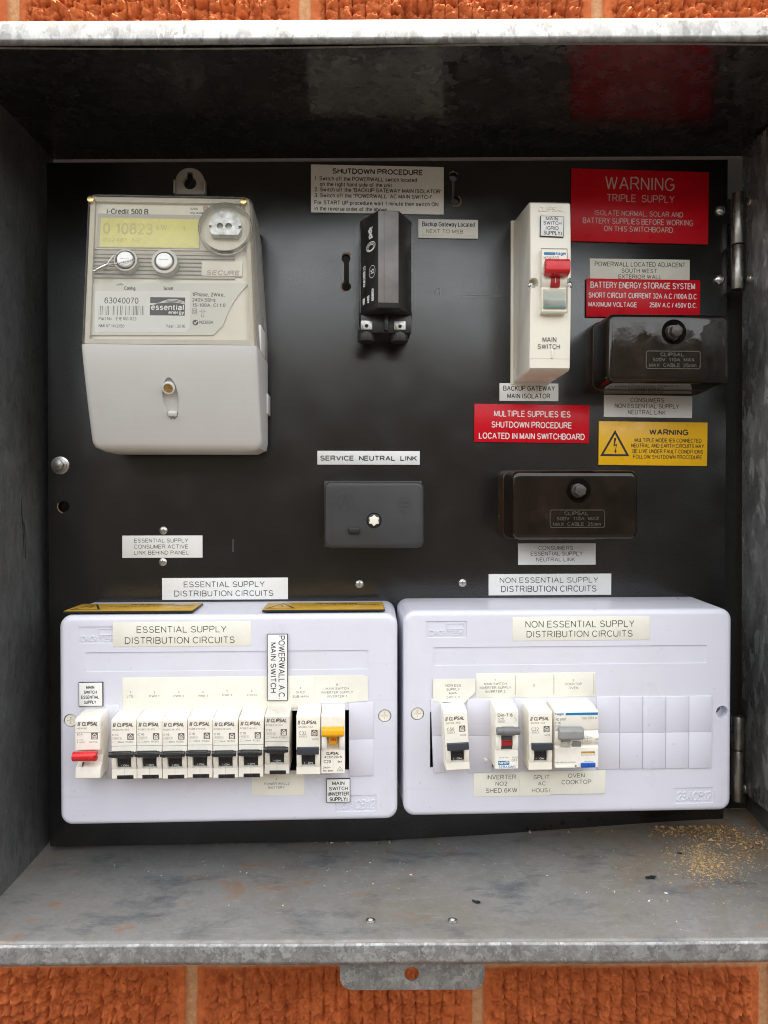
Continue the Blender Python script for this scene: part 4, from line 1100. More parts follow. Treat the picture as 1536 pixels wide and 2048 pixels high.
def rc_breaker(label, rating, model, group=BG):
    t = thing('circuit_breaker', label, 'circuit breaker', PAN, group=group)
    w, H = 18.2, 44.4
    part('body', shell(w, H, 8.6, 19.5, 3.5), M['cream'], t)
    gr = MB().box(-w / 2 - .02, w / 2 + .02, 24.6, 24.85, NZ - .05, NZ + .02).box(-.06, .06, 3.2, 8.2, NZ - .05, NZ + .02)
    part('seam', gr, M['brownink'], t)
    rk = part('rocker', rocker(w - 7.6, 8.0, 17.0), M['black'], t)
    on = MB().text('I.ON', -2.6, 2.6, 8.9, 1.3, NZ - 2.0, .16); part('rocker_lettering', on, M['white'], rk)
    hd = MB()
    for a, b, r in ((-w / 2 + .2, -w / 2 + 2.4, 2.1), (-w / 2 + 2.2, w / 2 - 2.2, 2.45), (w / 2 - 2.4, w / 2 - .2, 2.1)):
        hd.prism(circ(20.6, NZ + 6.6, r, 20), a, b, .3, 2, 'ring', ax='x')
    for dy in (-.9, .3, 1.4):
        hd.box(-w / 2 + 2.6, w / 2 - 2.6, 20.6 + dy - .18, 20.6 + dy + .18, NZ + 8, NZ + 9.15, .1)
    hd.prism([(15, NZ - 4), (18.6, NZ - 4), (21.6, NZ + 6), (19.2, NZ + 6)], -(w - 8) / 2, (w - 8) / 2, .3, 2, 'ring', ax='x')
    part('lever', hd, M['black'], t)
    part('clip', MB().box(-5.4, 6.8, .05, 3.0, NZ - 4, NZ + .25, .3).box(-1.2, 1.4, 1.2, 1.6, NZ, NZ + .4), M['black'], t)
    part('lettering', rc_face(rating, model), [M['brownink'], M['cream']], t)
    top = MB(); 
    random.seed(3)
    for k in range(7):
        x0 = random.uniform(-7.5, 2)
        top.strip([(x0, k * 2.0 + 2), (x0 + random.uniform(3, 7), k * 2.0 + 2)], .12, 0)
    bmesh.ops.transform(top.bm, matrix=Matrix.Translation((0, 44.45 + .1, NZ - 1)) @ Matrix.Rotation(R(-93), 4, 'X') @ Matrix.Scale(-1, 4, (0, 1, 0)) @ Matrix.Scale(-1, 4, (0, 1, 0)), verts=top.bm.verts)
    return t
def place(t, px, py, pl=NP, rot=0):
    p = pl.at(px, py)
    t.matrix_world = PM @ Matrix.Translation((p.x * .001, p.y * .001, HC * .001)) @ Matrix.Rotation(R(rot), 4, 'Z')
c10 = rc_breaker('black lever breaker marked C10 under LTS, first of the row of six', 'C10', 'RCBE210/30S')
place(c10, 248.6, 1558.4, rot=.45)
c16 = rc_breaker('black lever breaker marked C16 under PWR 1', 'C16', 'RCBE216/30S')
place(c16, 299.2, 1557.5)
for k, (nm, px) in enumerate((('PWR 2', 349.8), ('PWR 3', 400.4), ('PWR 4', 451), ('OVEN', 501.8))):
    c = copy_tree(c16); c['label'] = 'black lever breaker marked C16 under ' + nm
    place(c, px + (.5, -.4, .3, -.2)[k], 1557 - .5 * k + (.6, -.5, .4, -.7)[k], rot=(.5, -.35, .25, -.6)[k])
c32 = rc_breaker('grubby black lever breaker marked C32 below the POWERWALL A.C. plate', 'C32', 'RCBE232/30S')
place(c32, 553.6, 1548.6, rot=-.6)
for ch in c32.children:
    if ch.name.startswith('body'):
        ch.data = ch.data.copy(); ch.data.materials[0] = mat('grubby cream plastic', (.74, .70, .62), .42, var=.1, vscale=120, dirt=.55, dirtcol=(.38, .22, .10), dscale=80)

# ---- red main switch of the left board
def main_switch():
    t = thing('main_switch', 'white main switch with a red lever at the left end of the left board', 'main switch', PAN, group=None)
    K = K1; fx = lambda x: (x - 562) * K; fy = lambda y: (1670 - y) * K
    w, H = 18.0, 45.0
    mb = MB()
    prof = [(0, -16), (0, NZ - .6), (.6, NZ), (5.5, NZ), (8.5, NZ - 1.5), (10, NZ - 5), (16, NZ - 7), (21, NZ - 4), (21.6, NZ), (H - 2.2, NZ), (H - .2, NZ - 2), (H + 1.0, NZ * .5), (H + 1.2, -16)]
    mb.prism(prof, -w / 2, w / 2, .4, 2, 'ring', ax='x')
    mb.box(-4.6, 5.4, 7.0, 8.0, NZ - 6, NZ + .9, .3)
    part('body', boolean(mb, [MB().prism(circ(H - 6.5, NZ - 5, 1.5, 16, 1.0), w / 2 - 2, w / 2 + 2, ax='x')]), M['cream'], t)
    part('seam', MB().box(-w / 2 - .02, w / 2 + .02, 34.2, 34.4, NZ - .05, NZ + .02).box(-4.4, -4.2, 8.2, 11.5, NZ - 5, NZ - 1.0), M['brownink'], t)
    hd = MB().prism(circ(18.2, NZ + 4.5, 3.5, 24), -w / 2 - .1, w / 2 - .9, .5, 3, 'ring', ax='x')
    hd = boolean(hd, [MB().box(w / 2 - 2.2, w / 2 + 1, 16.9, 19.6, NZ, NZ + 12)])
    hd.prism([(13.5, NZ - 8), (18, NZ - 8), (20, NZ + 4), (16.5, NZ + 4)], -5, 5, .3, 2, 'ring', ax='x')
    part('lever', hd, M['redplastic'], t)
    lt = MB(); z = NZ + .04
    two_bars(lt, fx(412), fx(460), fy(870), fy(808), z)
    lt.text('CLIPSAL', fx(475), fx(716), fy(870), fy(805) - fy(870), z, .22, shear=.16)
    lt.text('MSW180', fx(405), fx(555), fy(919), fy(893) - fy(919), z, .10)
    lt.text('80A', fx(405), fx(490), fy(1012), fy(980) - fy(1012), z, .10)
    lt.text('I.ON', fx(440), fx(500), fy(1090), fy(1070) - fy(1090), z, .11)
    lt.text('O.OFF', fx(440), fx(525), fy(1127), fy(1106) - fy(1127), z, .11)
    lt.text('SWITCH', fx(582), fx(712), fy(1127), fy(1104) - fy(1127), z, .11)
    lt.strip([(fx(411), fy(1122)), (fx(411), fy(1074))], .08, z)
    for y, s in ((1070, 1), (1126, -1)): lt.flat([(fx(403), fy(y + 12 * s)), (fx(419), fy(y + 12 * s)), (fx(411), fy(y))], z)
    house(lt, fx(617), fx(715), fy(1075), fy(972), z, None)
    part('lettering', lt, [M['brownink'], M['cream']], t)
    return t
place(main_switch(), 175.5, 1557.5)

# ---- plain white breaker with flat slate lever
K2 = .0527
def mc_breaker(label, rating, model, group):
    t = thing('circuit_breaker', label, 'circuit breaker', PAN, group=group)
    fx = lambda x: (x - 391) * K2; fy = lambda y: (1110 - y) * K2
    w, H = 17.9, 44.5
    part('body', shell(w, H, 7.0, 18.5, 3.6, deep=5), M['ivory'], t)
    rk = part('rocker', rocker(w - 7.8, 6.8, 16.4), M['black'], t)
    part('rocker_lettering', MB().text('I . ON', -3.2, 3.2, 7.6, 1.4, NZ - 1.9, .14), M['white'], rk)
    hd = MB().prism([(17.6, NZ + 3.5), (17.2, NZ + 6.6), (18.0, NZ + 7.4), (22.6, NZ + 7.4), (23.1, NZ + 6.6), (22.2, NZ + 3.5)], -8.1, 8.1, .35, 2, 'all', ax='x')
    hd.prism([(14, NZ - 4), (18, NZ - 4), (21.5, NZ + 4), (18.5, NZ + 4)], -(w - 8.4) / 2, (w - 8.4) / 2, .2, 1, 'ring', ax='x')
    part('lever', hd, M['slate'], t)
    lt = MB(); z = NZ + .04
    two_bars(lt, fx(238), fx(278), fy(392), fy(336), z)
    lt.text('CLIPSAL', fx(290), fx(514), fy(390), fy(335) - fy(390), z, .2, shear=.16)
    lt.text(model, fx(255), fx(455), fy(440), fy(412) - fy(440), z, .10)
    lt.text(rating, fx(258), fx(362), fy(538), fy(490) - fy(538), z, .095)
    lt.text('4500.3', fx(260), fx(368), fy(570), fy(547) - fy(570), z, .10)
    lt.strip([(fx(258), fy(574)), (fx(370), fy(574))], .05, z)
    lt.text('MCB', fx(450), fx(530), fy(617), fy(592) - fy(617), z, .10)
    house(lt, fx(433), fx(522), fy(558), fy(470), z, None)
    part('lettering', lt, [M['brownink'], M['ivory']], t)
    return t
m1 = mc_breaker('slate lever breaker marked C32 under SHED SUB-MAIN', 'C32', 'MCB4-132', BG)
place(m1, 616.8, 1549.5)
m2 = copy_tree(m1); m2['label'] = 'slate lever breaker marked C32 above the SPLIT AC sticker'; m2['group'] = BGR
place(m2, 1081, 1540.5)
m3 = mc_breaker('slate lever breaker marked C50, tilted, under the NON ESS sticker', 'C50', 'MCB4-150', BGR)
place(m3, 916, 1540.5, rot=2.6)

# ---- breaker with yellow lever
def yellow_breaker():
    t = thing('circuit_breaker', 'yellow lever breaker with an orange ON window', 'circuit breaker', PAN, group=BG)
    fx = lambda x: (x - 739) * K2; fy = lambda y: (1098 - y) * K2
    w, H = 17.7, 44.0
    part('body', shell(w, H, fy(745), fy(560), 3.9, deep=6, top=2.5), M['cream'], t)
    part('seam', MB().box(-.06, .06, .6, fy(770), NZ - .05, NZ + .02).box(-.06, .06, fy(440), H - 1.4, NZ - .05, NZ + .02), M['paleink'], t)
    rk = MB().prism([(fy(692), NZ - 6), (fy(692), NZ - 1.6), (fy(640), NZ - .4), (fy(556), NZ - .8), (fy(545), NZ - 6)], -3.0, 3.0, .2, 1, 'ring', ax='x')
    rk = part('window', rk, M['yellowplastic'], t)
    part('window_lettering', MB().text('ON', -2.0, 2.0, fy(634), 2.4, NZ - .2, .17), M['redplastic'], rk)
    hd = MB().prism([(fy(538), NZ + 3), (fy(530), NZ + 7.2), (fy(500), NZ + 8.4), (fy(430), NZ + 8.0), (fy(405), NZ + 6), (fy(405), NZ + 2.5)], -8.2, 8.2, .7, 3, 'all', ax='x')
    hd.prism([(fy(600), NZ - 5), (fy(560), NZ - 5), (fy(470), NZ + 4), (fy(530), NZ + 4)], -4.6, 4.6, .2, 1, 'ring', ax='x')
    part('lever', hd, M['yellowplastic'], t)
    lt = MB(); z = NZ + .04
    lt.text('CLIPSAL', fx(640), fx(826), fy(826), fy(785) - fy(826), z, .22, shear=.18)
    lt.text('4CB120/6', fx(615), fx(862), fy(876), fy(840) - fy(876), z, .12)
    lt.text('C20', fx(605), fx(707), fy(945), fy(900) - fy(945), z, .12)
    lt.text('6kA', fx(805), fx(865), fy(940), fy(910) - fy(940), z, .13)
    lt.text('240V~', fx(598), fx(712), fy(1022), fy(995) - fy(1022), z, .13)
    lt.text('50 / 60Hz', fx(598), fx(735), fy(1067), fy(1041) - fy(1067), z, .13)
    lt.strip([(fx(792), fy(1060)), (fx(836), fy(996)), (fx(880), fy(1060)), (fx(792), fy(1060))], .12, z)
    lt.strip([(fx(820), fy(1050)), (fx(836), fy(1026)), (fx(852), fy(1050)), (fx(820), fy(1050))], .08, z)
    part('lettering', lt, M['ink'], t)
    return t
place(yellow_breaker(), 666.2, 1547.5)

# ---- breaker with grey lever and red window
K3 = .0645
def red_window_breaker():
    t = thing('circuit_breaker', 'cream breaker with a dark grey lever and a red window', 'circuit breaker', PAN, group=BGR)
    fx = lambda x: (x - 312) * K3; fy = lambda y: (880 - y) * K3
    w, H = 17.6, 44.6
    part('body', shell(w, H, fy(640), fy(470), 4.2, deep=6, top=3), M['cream'], t)
    part('drum', rocker(9.0, fy(645), fy(475), NZ - .4), M['slate'], t)
    part('red_window', MB().box(-4.5, 4.5, fy(602), fy(535), NZ - 2, NZ + .25, .3), M['darkred'], t)
    hd = MB().prism(circ(fy(405), NZ + 5.0, 3.0, 20), -w / 2 + .1, w / 2 - .1, .5, 2, 'ring', ax='x').prism(circ(fy(405), NZ + 5.2, 3.35, 20), -4.6, 4.6, .3, 2, 'ring', ax='x')
    hd.prism([(fy(520), NZ - 4), (fy(470), NZ - 4), (fy(385), NZ + 5), (fy(445), NZ + 5)], -4.4, 4.4, .2, 1, 'ring', ax='x')
    part('lever', hd, M['grey'], t)
    lt = MB(); z = NZ + .04
    lt.text('Din-T 6', fx(203), fx(380), fy(260), fy(222) - fy(260), z, .15)
    lt.text('C40', fx(210), fx(275), fy(292), fy(271) - fy(292), z, .15)
    bx = [(fx(207), fy(328)), (fx(285), fy(328)), (fx(285), fy(304)), (fx(207), fy(304))]; lt.strip(bx + [bx[0]], .06, z)
    lt.text('6000', fx(215), fx(278), fy(323), fy(309) - fy(323), z, .12)
    lt.strip([(fx(408), fy(245)), (fx(408), fy(275)), (fx(425), fy(300)), (fx(408), fy(320)), (fx(408), fy(350))], .07, z)
    lt.strip([(fx(432), fy(245)), (fx(432), fy(352))], .07, z)
    lt.text('OFF', fx(370), fx(442), fy(790), fy(757) - fy(790), z, .09)
    lt.text('DT6140', fx(222), fx(335), fy(748), fy(735) - fy(748), z, .12)
    lt.text('AS/NZS', fx(375), fx(440), fy(745), fy(732) - fy(745), z, .12)
    part('lettering', lt, M['brownink'], t)
    bl = MB()
    bl.flat([(fx(208), fy(828)), (fx(342), fy(828)), (fx(342), fy(780)), (fx(208), fy(780))], z)
    bl.text('TERASAKI', fx(216), fx(415), fy(866), fy(836) - fy(866), z, .14)
    bl.mi = 1; bl.text('NHP', fx(216), fx(334), fy(820), fy(788) - fy(820), z + .03, .22)
    part('badge', bl, [M['blueink'], M['white']], t)
    return t
place(red_window_breaker(), 1013.5, 1538.5)

# ---- double width breaker with grey lever and blue button
def wide_breaker():
    t = thing('residual_current_breaker', 'wide cream breaker with a grey lever, blue stripe and blue button', 'circuit breaker', PAN, group=BGR)
    fx = lambda x: (x - 1133) * K3; fy = lambda y: (852 - y) * K3
    w, H = 33.6, 43.0
    mb = MB()
    prof = [(0, -16), (0, NZ - 1), (.6, NZ - .4), (fy(615), NZ - .4), (fy(596), NZ - 1.6), (fy(590), NZ - 2.6)] + \
           [(fy(590) + (fy(412) - fy(590)) * i / 6, NZ - 2.6 + 3.2 * math.sin(math.pi * (i + .8) / 7.6)) for i in range(1, 6)] + [(fy(412), NZ - 1.2), (fy(402), NZ - .6), (fy(395), NZ - .4), (H - 1, NZ - .4), (H, NZ - 1.4), (H + 3, NZ * .2), (H + 3, -16)]
    mb.prism(prof, -w / 2, w / 2, .35, 2, 'ring', ax='x')
    cutm = [MB().box(fx(1187), fx(1352), fy(688), fy(660), NZ - 3, NZ + 4), MB().box(fx(1112), fx(1135), fy(850), fy(818), NZ - 3, NZ + 4), MB().box(fx(940), fx(1060), fy(612), fy(500), NZ - 5, NZ + 6)]
    part('body', boolean(mb, cutm), M['cream'], t)
    part('indicator', MB().box(fx(1190), fx(1349), fy(686), fy(662), NZ - 3.2, NZ - 1.6), M['amber'], t)
    part('drum', rocker(6.6, fy(600), fy(500), NZ + .4), M['midgrey'], t)
    part('drum_lettering', MB().box(fx(1000) - .2, fx(1000) + .2, fy(575), fy(540), NZ + .3, NZ + .75), M['white'], t)
    hd = MB().prism([(fy(495), NZ + 2.0), (fy(490), NZ + 6.0), (fy(470), NZ + 8.0), (fy(380), NZ + 8.0), (fy(348), NZ + 5.5), (fy(345), NZ + 2.0)], fx(895), fx(1185), .9, 3, 'all', ax='x')
    hd.prism([(fy(560), NZ - 4), (fy(510), NZ - 4), (fy(420), NZ + 4), (fy(480), NZ + 4)], fx(950), fx(1050), .2, 1, 'ring', ax='x')
    part('lever', hd, M['midgrey'], t)
    part('test_button', MB().box(fx(1182), fx(1266), fy(846), fy(792), NZ - 3, NZ + 1.0, .4).box(fx(1268), fx(1354), fy(846), fy(792), NZ - 3, NZ + 1.0, .4), M['blueplastic'], t)
    part('lower_slide', MB().box(fx(882), fx(1108), fy(848), fy(824), NZ - 2, NZ + .3, .2), M['ivory'], t)
    z = NZ - .36
    bl = MB()
    bl.flat([(fx(1000), fy(228)), (fx(1385), fy(228)), (fx(1385), fy(197)), (fx(1000), fy(197))], z)
    bl.text('hager', fx(876), fx(985), fy(226), fy(196) - fy(226), z, .2)
    bl.text('Test regularly', fx(1222), fx(1328), fy(782), fy(770) - fy(782), z, .13)
    part('badge', bl, M['blueink'], t)
    lt = MB()
    lt.text('AD 816T', fx(876), fx(1012), fy(290), fy(262) - fy(290), z, .10)
    lt.text('C16', fx(876), fx(940), fy(330), fy(304) - fy(330), z, .11)
    lt.text('6000', fx(876), fx(940), fy(360), fy(343) - fy(360), z, .11)
    lt.text('I\u0394n 0,03 A', fx(1200), fx(1376), fy(277), fy(250) - fy(277), z, .10)
    lt.text('Earth fault indicator', fx(1185), fx(1360), fy(708), fy(694) - fy(708), z, .12)
    lt.text('Only additional protection', fx(880), fx(1125), fy(790), fy(775) - fy(790), z, .12)
    zz = NZ + .66
    for a, b, c, d in ((1195, 490, 1195, 560), (1195, 560, 1300, 560), (1300, 480, 1300, 560), (1220, 480, 1232, 550), (1250, 480, 1262, 550), (1180, 500, 1300, 500), (1205, 530, 1300, 530), (1240, 470, 1320, 500)):
        lt.strip([(fx(a), fy(b)), (fx(c), fy(d))], .07, zz)
    lt.text('AC', fx(1348), fx(1394), fy(520), fy(500) - fy(520), zz, .12)
    part('lettering', lt, M['brownink'], t)
    return t
place(wide_breaker(), 1153.5, 1536)

# ================================================================ ISOLATOR BOX WITH ITS SWITCH
IH = 62.0
IP = PAN.off(IH)
def isolator_box():
    o = PAN.at(1058, 765)
    L = lambda px, py, h: PAN.off(h).at(px, py) - o
    x0 = (L(1029, 500, 2).x + L(1018.5, 740, 2).x) / 2
    x1 = L(1140, 560, IH).x
    yb = L(1090, 741, IH).y; yt = L(1100, 402, IH).y
    w0 = L(1062, 570, IH).x
    t = thing('isolator_box', 'tall narrow cream switch box marked MAIN SWITCH', 'switch box', PAN, o)
    W0, W1 = (x0 + w0) / 2, x1 + .3
    prof = [(yb - 1.0, 2), (yb, IH - 3), (yb + 2, IH)] + [(yb + 2 + (yt - yb - 4) * i / 12, IH + 2.6 * math.sin(math.pi * i / 12)) for i in range(1, 12)] + [(yt - 2, IH), (yt, IH - 3), (yt + 5.5, 2)]
    shp = MB().prism(prof, W0, W1, 1.2, 3, 'ring', ax='x')
    a, b = L(1082, 626, IH + 2), L(1135, 497, IH + 2)
    n1, n2 = L(1068, 566, IH + 2), L(1139, 566, IH + 2)
    r1, r2 = L(1073, 426, IH + .8), L(1132, 409, IH + .8)
    cut = [MB().box(a.x, b.x, a.y, b.y, 30, IH + 9), MB().cyl(n1.x - .5, n1.y, IH - 4, IH + 9, 3.9, 24), MB().cyl(n2.x + 1.2, n2.y, IH - 4, IH + 9, 3.9, 24), MB().box(r1.x, r2.x, r1.y, r2.y, IH + .15, IH + 9)]
    l0 = L(1100, 718, IH).y
    cut.append(MB().box(W0 - 2, W1 + 2, l0 - .12, l0 + .12, IH - .2, IH + 5))
    cv_ = part('cover', boolean(shp, cut), M['ivory'], t)
    part('back_plate', MB().box(x0 - 1, W1 - 1.5, yb - 2, yt + 6.5, 0, 2.2, .6), M['ivory'], t)
    em = MB().text('CLIPSAL', r1.x + 1.2, r2.x - 1.2, r1.y + 1.4, (r2.y - r1.y) - 2.6, IH + .2, .2, shear=.12, ext=.55)
    part('embossed_lettering', em, M['ivory'], cv_)
    for q, s in ((n1, -.5), (n2, 1.2)):
        sc = boolean(MB().dome(q.x + s, q.y, IH - 4, 3.0, 1.6, 20, 5), [MB().box(q.x + s - 1.8, q.x + s + 1.8, q.y - .3, q.y + .3, IH - 3.1, IH), MB().box(q.x + s - .3, q.x + s + .3, q.y - 1.8, q.y + 1.8, IH - 3.15, IH + .1)])
        part('screw', sc, M['steel'], t)
    rb = MB(); c = L(1104, 706, IH + 1)
    rb.box(c.x - .5, c.x + .6, l0 + .2, c.y + 3, IH - .5, IH + 1.7, .2)
    part('rib', rb, M['ivory'], t)
    lt = MB()
    lines_on(lt, IP.off(1.5), o, [('MAIN', 1085, 1112.5, 674, 684)], IH + 1.75, .085)
    lines_on(lt, IP.off(1.0), o, [('SWITCH', 1075, 1119.5, 688.5, 698)], IH + 1.45, .085)
    part('lettering', lt, M['greyink'], t)
    return t, L, o
ibox, IL, io = isolator_box()
plate('switch_label', 'small black edged white plate reading MAIN SWITCH (GRID SUPPLY)', 'label', IP.off(1.75), (1080, 433, 1127, 474.5), [
    ('MAIN', 1090.5, 1115, 434.5, 442), ('SWITCH', 1085.5, 1122, 443.5, 451), ('(GRID', 1090.5, 1116.5, 453.5, 461), ('SUPPLY)', 1086.5, 1123, 463, 471)], M['white'], M['ink'], 1.4, .12, edge=M['ink'], rot=-1.5, z0=-.4)
def grid_switch():
    a, b = IL(1082.5, 625, IH + 9), IL(1134.5, 498, IH + 9)
    o = io + Vector((( a.x + b.x) / 2, a.y))
    w, H = b.x - a.x - .5, b.y - a.y
    t = thing('main_switch', 'white switch with a square red lever and clear window in the tall box', 'main switch', PAN.off(IH), o)
    Z = 9.0
    k = H / 127.0
    fy = lambda y: (625 - y) * k
    mb = MB()
    prof = [(0, -28), (0, Z - 1), (1, Z), (fy(580), Z), (fy(577), Z - 1)] + [(fy(574) + (fy(549) - fy(574)) * i / 6, Z - 1 + 3.0 * math.sin(math.pi * i / 6)) for i in range(7)] + [(fy(546), Z), (H - .8, Z), (H, Z - .8), (H, -28)]
    mb.prism(prof, -w / 2, w / 2, .3, 2, 'ring', ax='x')
    part('body', mb, M['ivory'], t)
    part('red_window', MB().prism([(fy(575), Z), (fy(572), Z + 1.2), (fy(562), Z + 2.3), (fy(552), Z + 1.5), (fy(549), Z)], -3.2, 4.0, ax='x'), M['darkred'], t)
    part('window_lettering', MB().box(.2, .7, fy(567), fy(557), Z + 1.5, Z + 2.45), M['whiteink'], t)
    hd = MB().prism([(fy(556), Z + 3), (fy(553), Z + 9), (fy(548), Z + 11), (fy(530), Z + 11), (fy(524), Z + 8), (fy(530), Z + 3)], -w / 2 + .6, w / 2 - .1, .8, 3, 'all', ax='x')
    hd.prism([(fy(563), Z - 2), (fy(556), Z - 2), (fy(540), Z + 5), (fy(548), Z + 5)], -4, 4, .2, 1, 'ring', ax='x')
    part('lever', hd, M['redplastic'], t)
    part('window_card', MB().box(-w / 2 + 1.6, w / 2 - 1.0, fy(612), fy(583), Z - .2, Z + .3, .1), mat('pale blue card', (.60, .68, .68), .3, var=.03), t)
    part('window_cover', MB().box(-w / 2 + .9, w / 2 - .5, fy(618), fy(579), Z + .5, Z + 1.5, .5), M['clear'], t)
    part('window_strip', MB().box(-w / 2 + 1.2, w / 2 - .8, fy(616.5), fy(612.5), Z + .3, Z + 1.0, .1), mat('pale cyan plastic', (.25, .55, .60), .3, var=.1), t)
    bl = MB().text('hager', fx_(.62, w), w / 2 - .3, fy(510.5), fy(503.5) - fy(510.5), Z + .05, .2)
    bl.flat(rrect(-w / 2 + 1.6, fx_(.60, w), fy(510.5), fy(505), .9, 4), Z + .05)
    part('badge', bl, M['blueink'], t)
    part('lettering', MB().text('MSN163R', -w / 2 + 1.6, fx_(.74, w), fy(519), fy(513) - fy(519), Z + .05, .09), M['brownink'], t)
fx_ = lambda f, w: -w / 2 + w * f * .92
grid_switch()

# ================================================================ NEUTRAL LINK COVERS
def neutral_cover(label, rect, h, boss, txt, group=None):
    x0, y0, x1, y1 = rect
    pl = PAN.off(h)
    o = pl.at((x0 + x1) / 2, (y0 + y1) / 2)
    a, b = pl.at(x0, (y0 + y1) / 2).x - o.x, pl.at(x1, (y0 + y1) / 2).x - o.x
    c, d = pl.at((x0 + x1) / 2, y1).y - o.y, pl.at((x0 + x1) / 2, y0).y - o.y
    t = thing('neutral_link_cover', label, 'link cover', PAN, o, group=group)
    p = pl.at(*boss) - o
    sh = MB().prism(rrect(a, b, c, d, 6, 7), 0, h, 4.5, 5, 'top', poly0=rrect(a - .8, b + .8, c - .8, d + .8, 6.5, 7))
    sh = boolean(sh, [MB().prism(circ(p.x, p.y, 15, 40), h - 3.2, h + 4, poly0=circ(p.x, p.y, 6.2, 40))])
    cv_ = part('cover', sh, M['bakelite'], t)
    part('skirt', MB().prism(rrect(a - 1.3, b + 1.3, c - 1.3, d + 1.3, 7, 7), 0, 17, 1.0, 3, 'top', poly0=rrect(a - 2.2, b + 2.2, c - 2.0, d + 2.0, 7.5, 7)), M['brownskirt'], t)  # added rim; its lighter brown stands in for light on the cover's edge
    part('hex_bolt', MB().cyl(p.x, p.y, h - 5, h + 1, 5.6, 28, .5).cyl(p.x, p.y, h + 1, h + 6.5, 4.9, 6, .6, a0=20), M['wornbakelite'], t)
    q0, q1 = pl.at(txt[0], txt[3]) - o, pl.at(txt[2], txt[1]) - o
    em = MB()
    fr = rrect(q0.x, q1.x, q0.y, q1.y, 1.8, 4)
    em.strip(fr + [fr[0]], .34, h - .05, .55)
    W, Hh = q1.x - q0.x, q1.y - q0.y
    for s, fa, fb, yb in (('CLIPSAL', .26, .70, .70), ('500V  110A  MAX', .12, .90, .40), ('MAX  CABLE  25mm', .05, .93, .08)):
        em.text(s, q0.x + W * fa, q0.x + W * fb, q0.y + Hh * yb, Hh * .22, h - .05, .15, ext=.55)
    part('embossed_lettering', em, M['wornbakelite'], cv_)
neutral_cover('glossy dark brown link cover under the red battery sign', (1216, 627, 1462, 766), 52, (1348, 664), (1292, 703, 1400, 737))
neutral_cover('glossy black link cover between the red and yellow signs and the CONSUMERS ESSENTIAL label', (1025, 941, 1277, 1079), 50, (1157, 981), (1100, 1020, 1209, 1055))

def service_cover():
    h = 40.0; pl = PAN.off(h)
    o = pl.at(749, 1030)
    L = lambda px, py: pl.at(px, py) - o
    a, b = L(649, 1096).x, L(848.5, 1096).x
    c, d = L(749, 1096.5).y, L(749, 963).y
    t = thing('neutral_link_cover', 'matt dark grey link cover with a white star screw', 'link cover', PAN, o)
    sh = MB().prism(rrect(a, b, c, d, 6, 7), 2, h, 3.2, 4, 'top', poly0=rrect(a - .6, b + .6, c - .6, d + .6, 6.5, 7))
    p = L(748, 1041)
    sh = boolean(sh, [MB().cyl(p.x, p.y, h - 3, h + 4, 6.2, 32)])
    sh.box(a - 1.5, b + 1.5, c - 1.5, d + 1.5, 0, 3, .8)
    sh.cyl(p.x, p.y, h - 3.2, h - .6, 5.4, 28, .4)
    cv_ = part('cover', sh, M['rubber'], t)
    st = [(p.x + (4.6 if k % 2 == 0 else 3.4) * math.cos(math.pi * k / 6 + .5), p.y + (4.6 if k % 2 == 0 else 3.4) * math.sin(math.pi * k / 6 + .5)) for k in range(12)]
    part('star_screw', MB().prism(st, h - 1.5, h + 1.6, .3, 2, 'top'), M['ivory'], t)
    q = L(708.5, 1061)
    part('plug', MB().box(q.x - 4.6, q.x + 4.6, q.y - 2.2, q.y + 2.6, h - 1, h + 2.8, .7, 3), M['black'], t)
    em = MB()
    e1, e2 = L(691, 1005), L(809, 1009)
    c1 = circ(e1.x, e1.y, 6.4, 28); em.strip(c1 + [c1[0]], .22, h - .05, .28)
    em.strip([(e1.x - 3.6, e1.y - 4.2), (e1.x, e1.y + 5), (e1.x + 3.6, e1.y - 4.2)], .3, h - .05, .28); em.strip([(e1.x - 4, e1.y - 1), (e1.x + 4, e1.y - 1)], .25, h - .05, .25)
    c2 = circ(e2.x, e2.y, 5.0, 28, 6.2); em.strip(c2 + [c2[0]], .22, h - .05, .28)
    em.text('ACTIVE', e2.x - 3.6, e2.x + 3.6, e2.y + .4, 2.2, h - .05, .14, ext=.28); em.text('LINK', e2.x - 2.6, e2.x + 2.6, e2.y - 3.0, 2.2, h - .05, .14, ext=.28)
    part('embossed_lettering', em, M['rubber'], cv_)
service_cover()

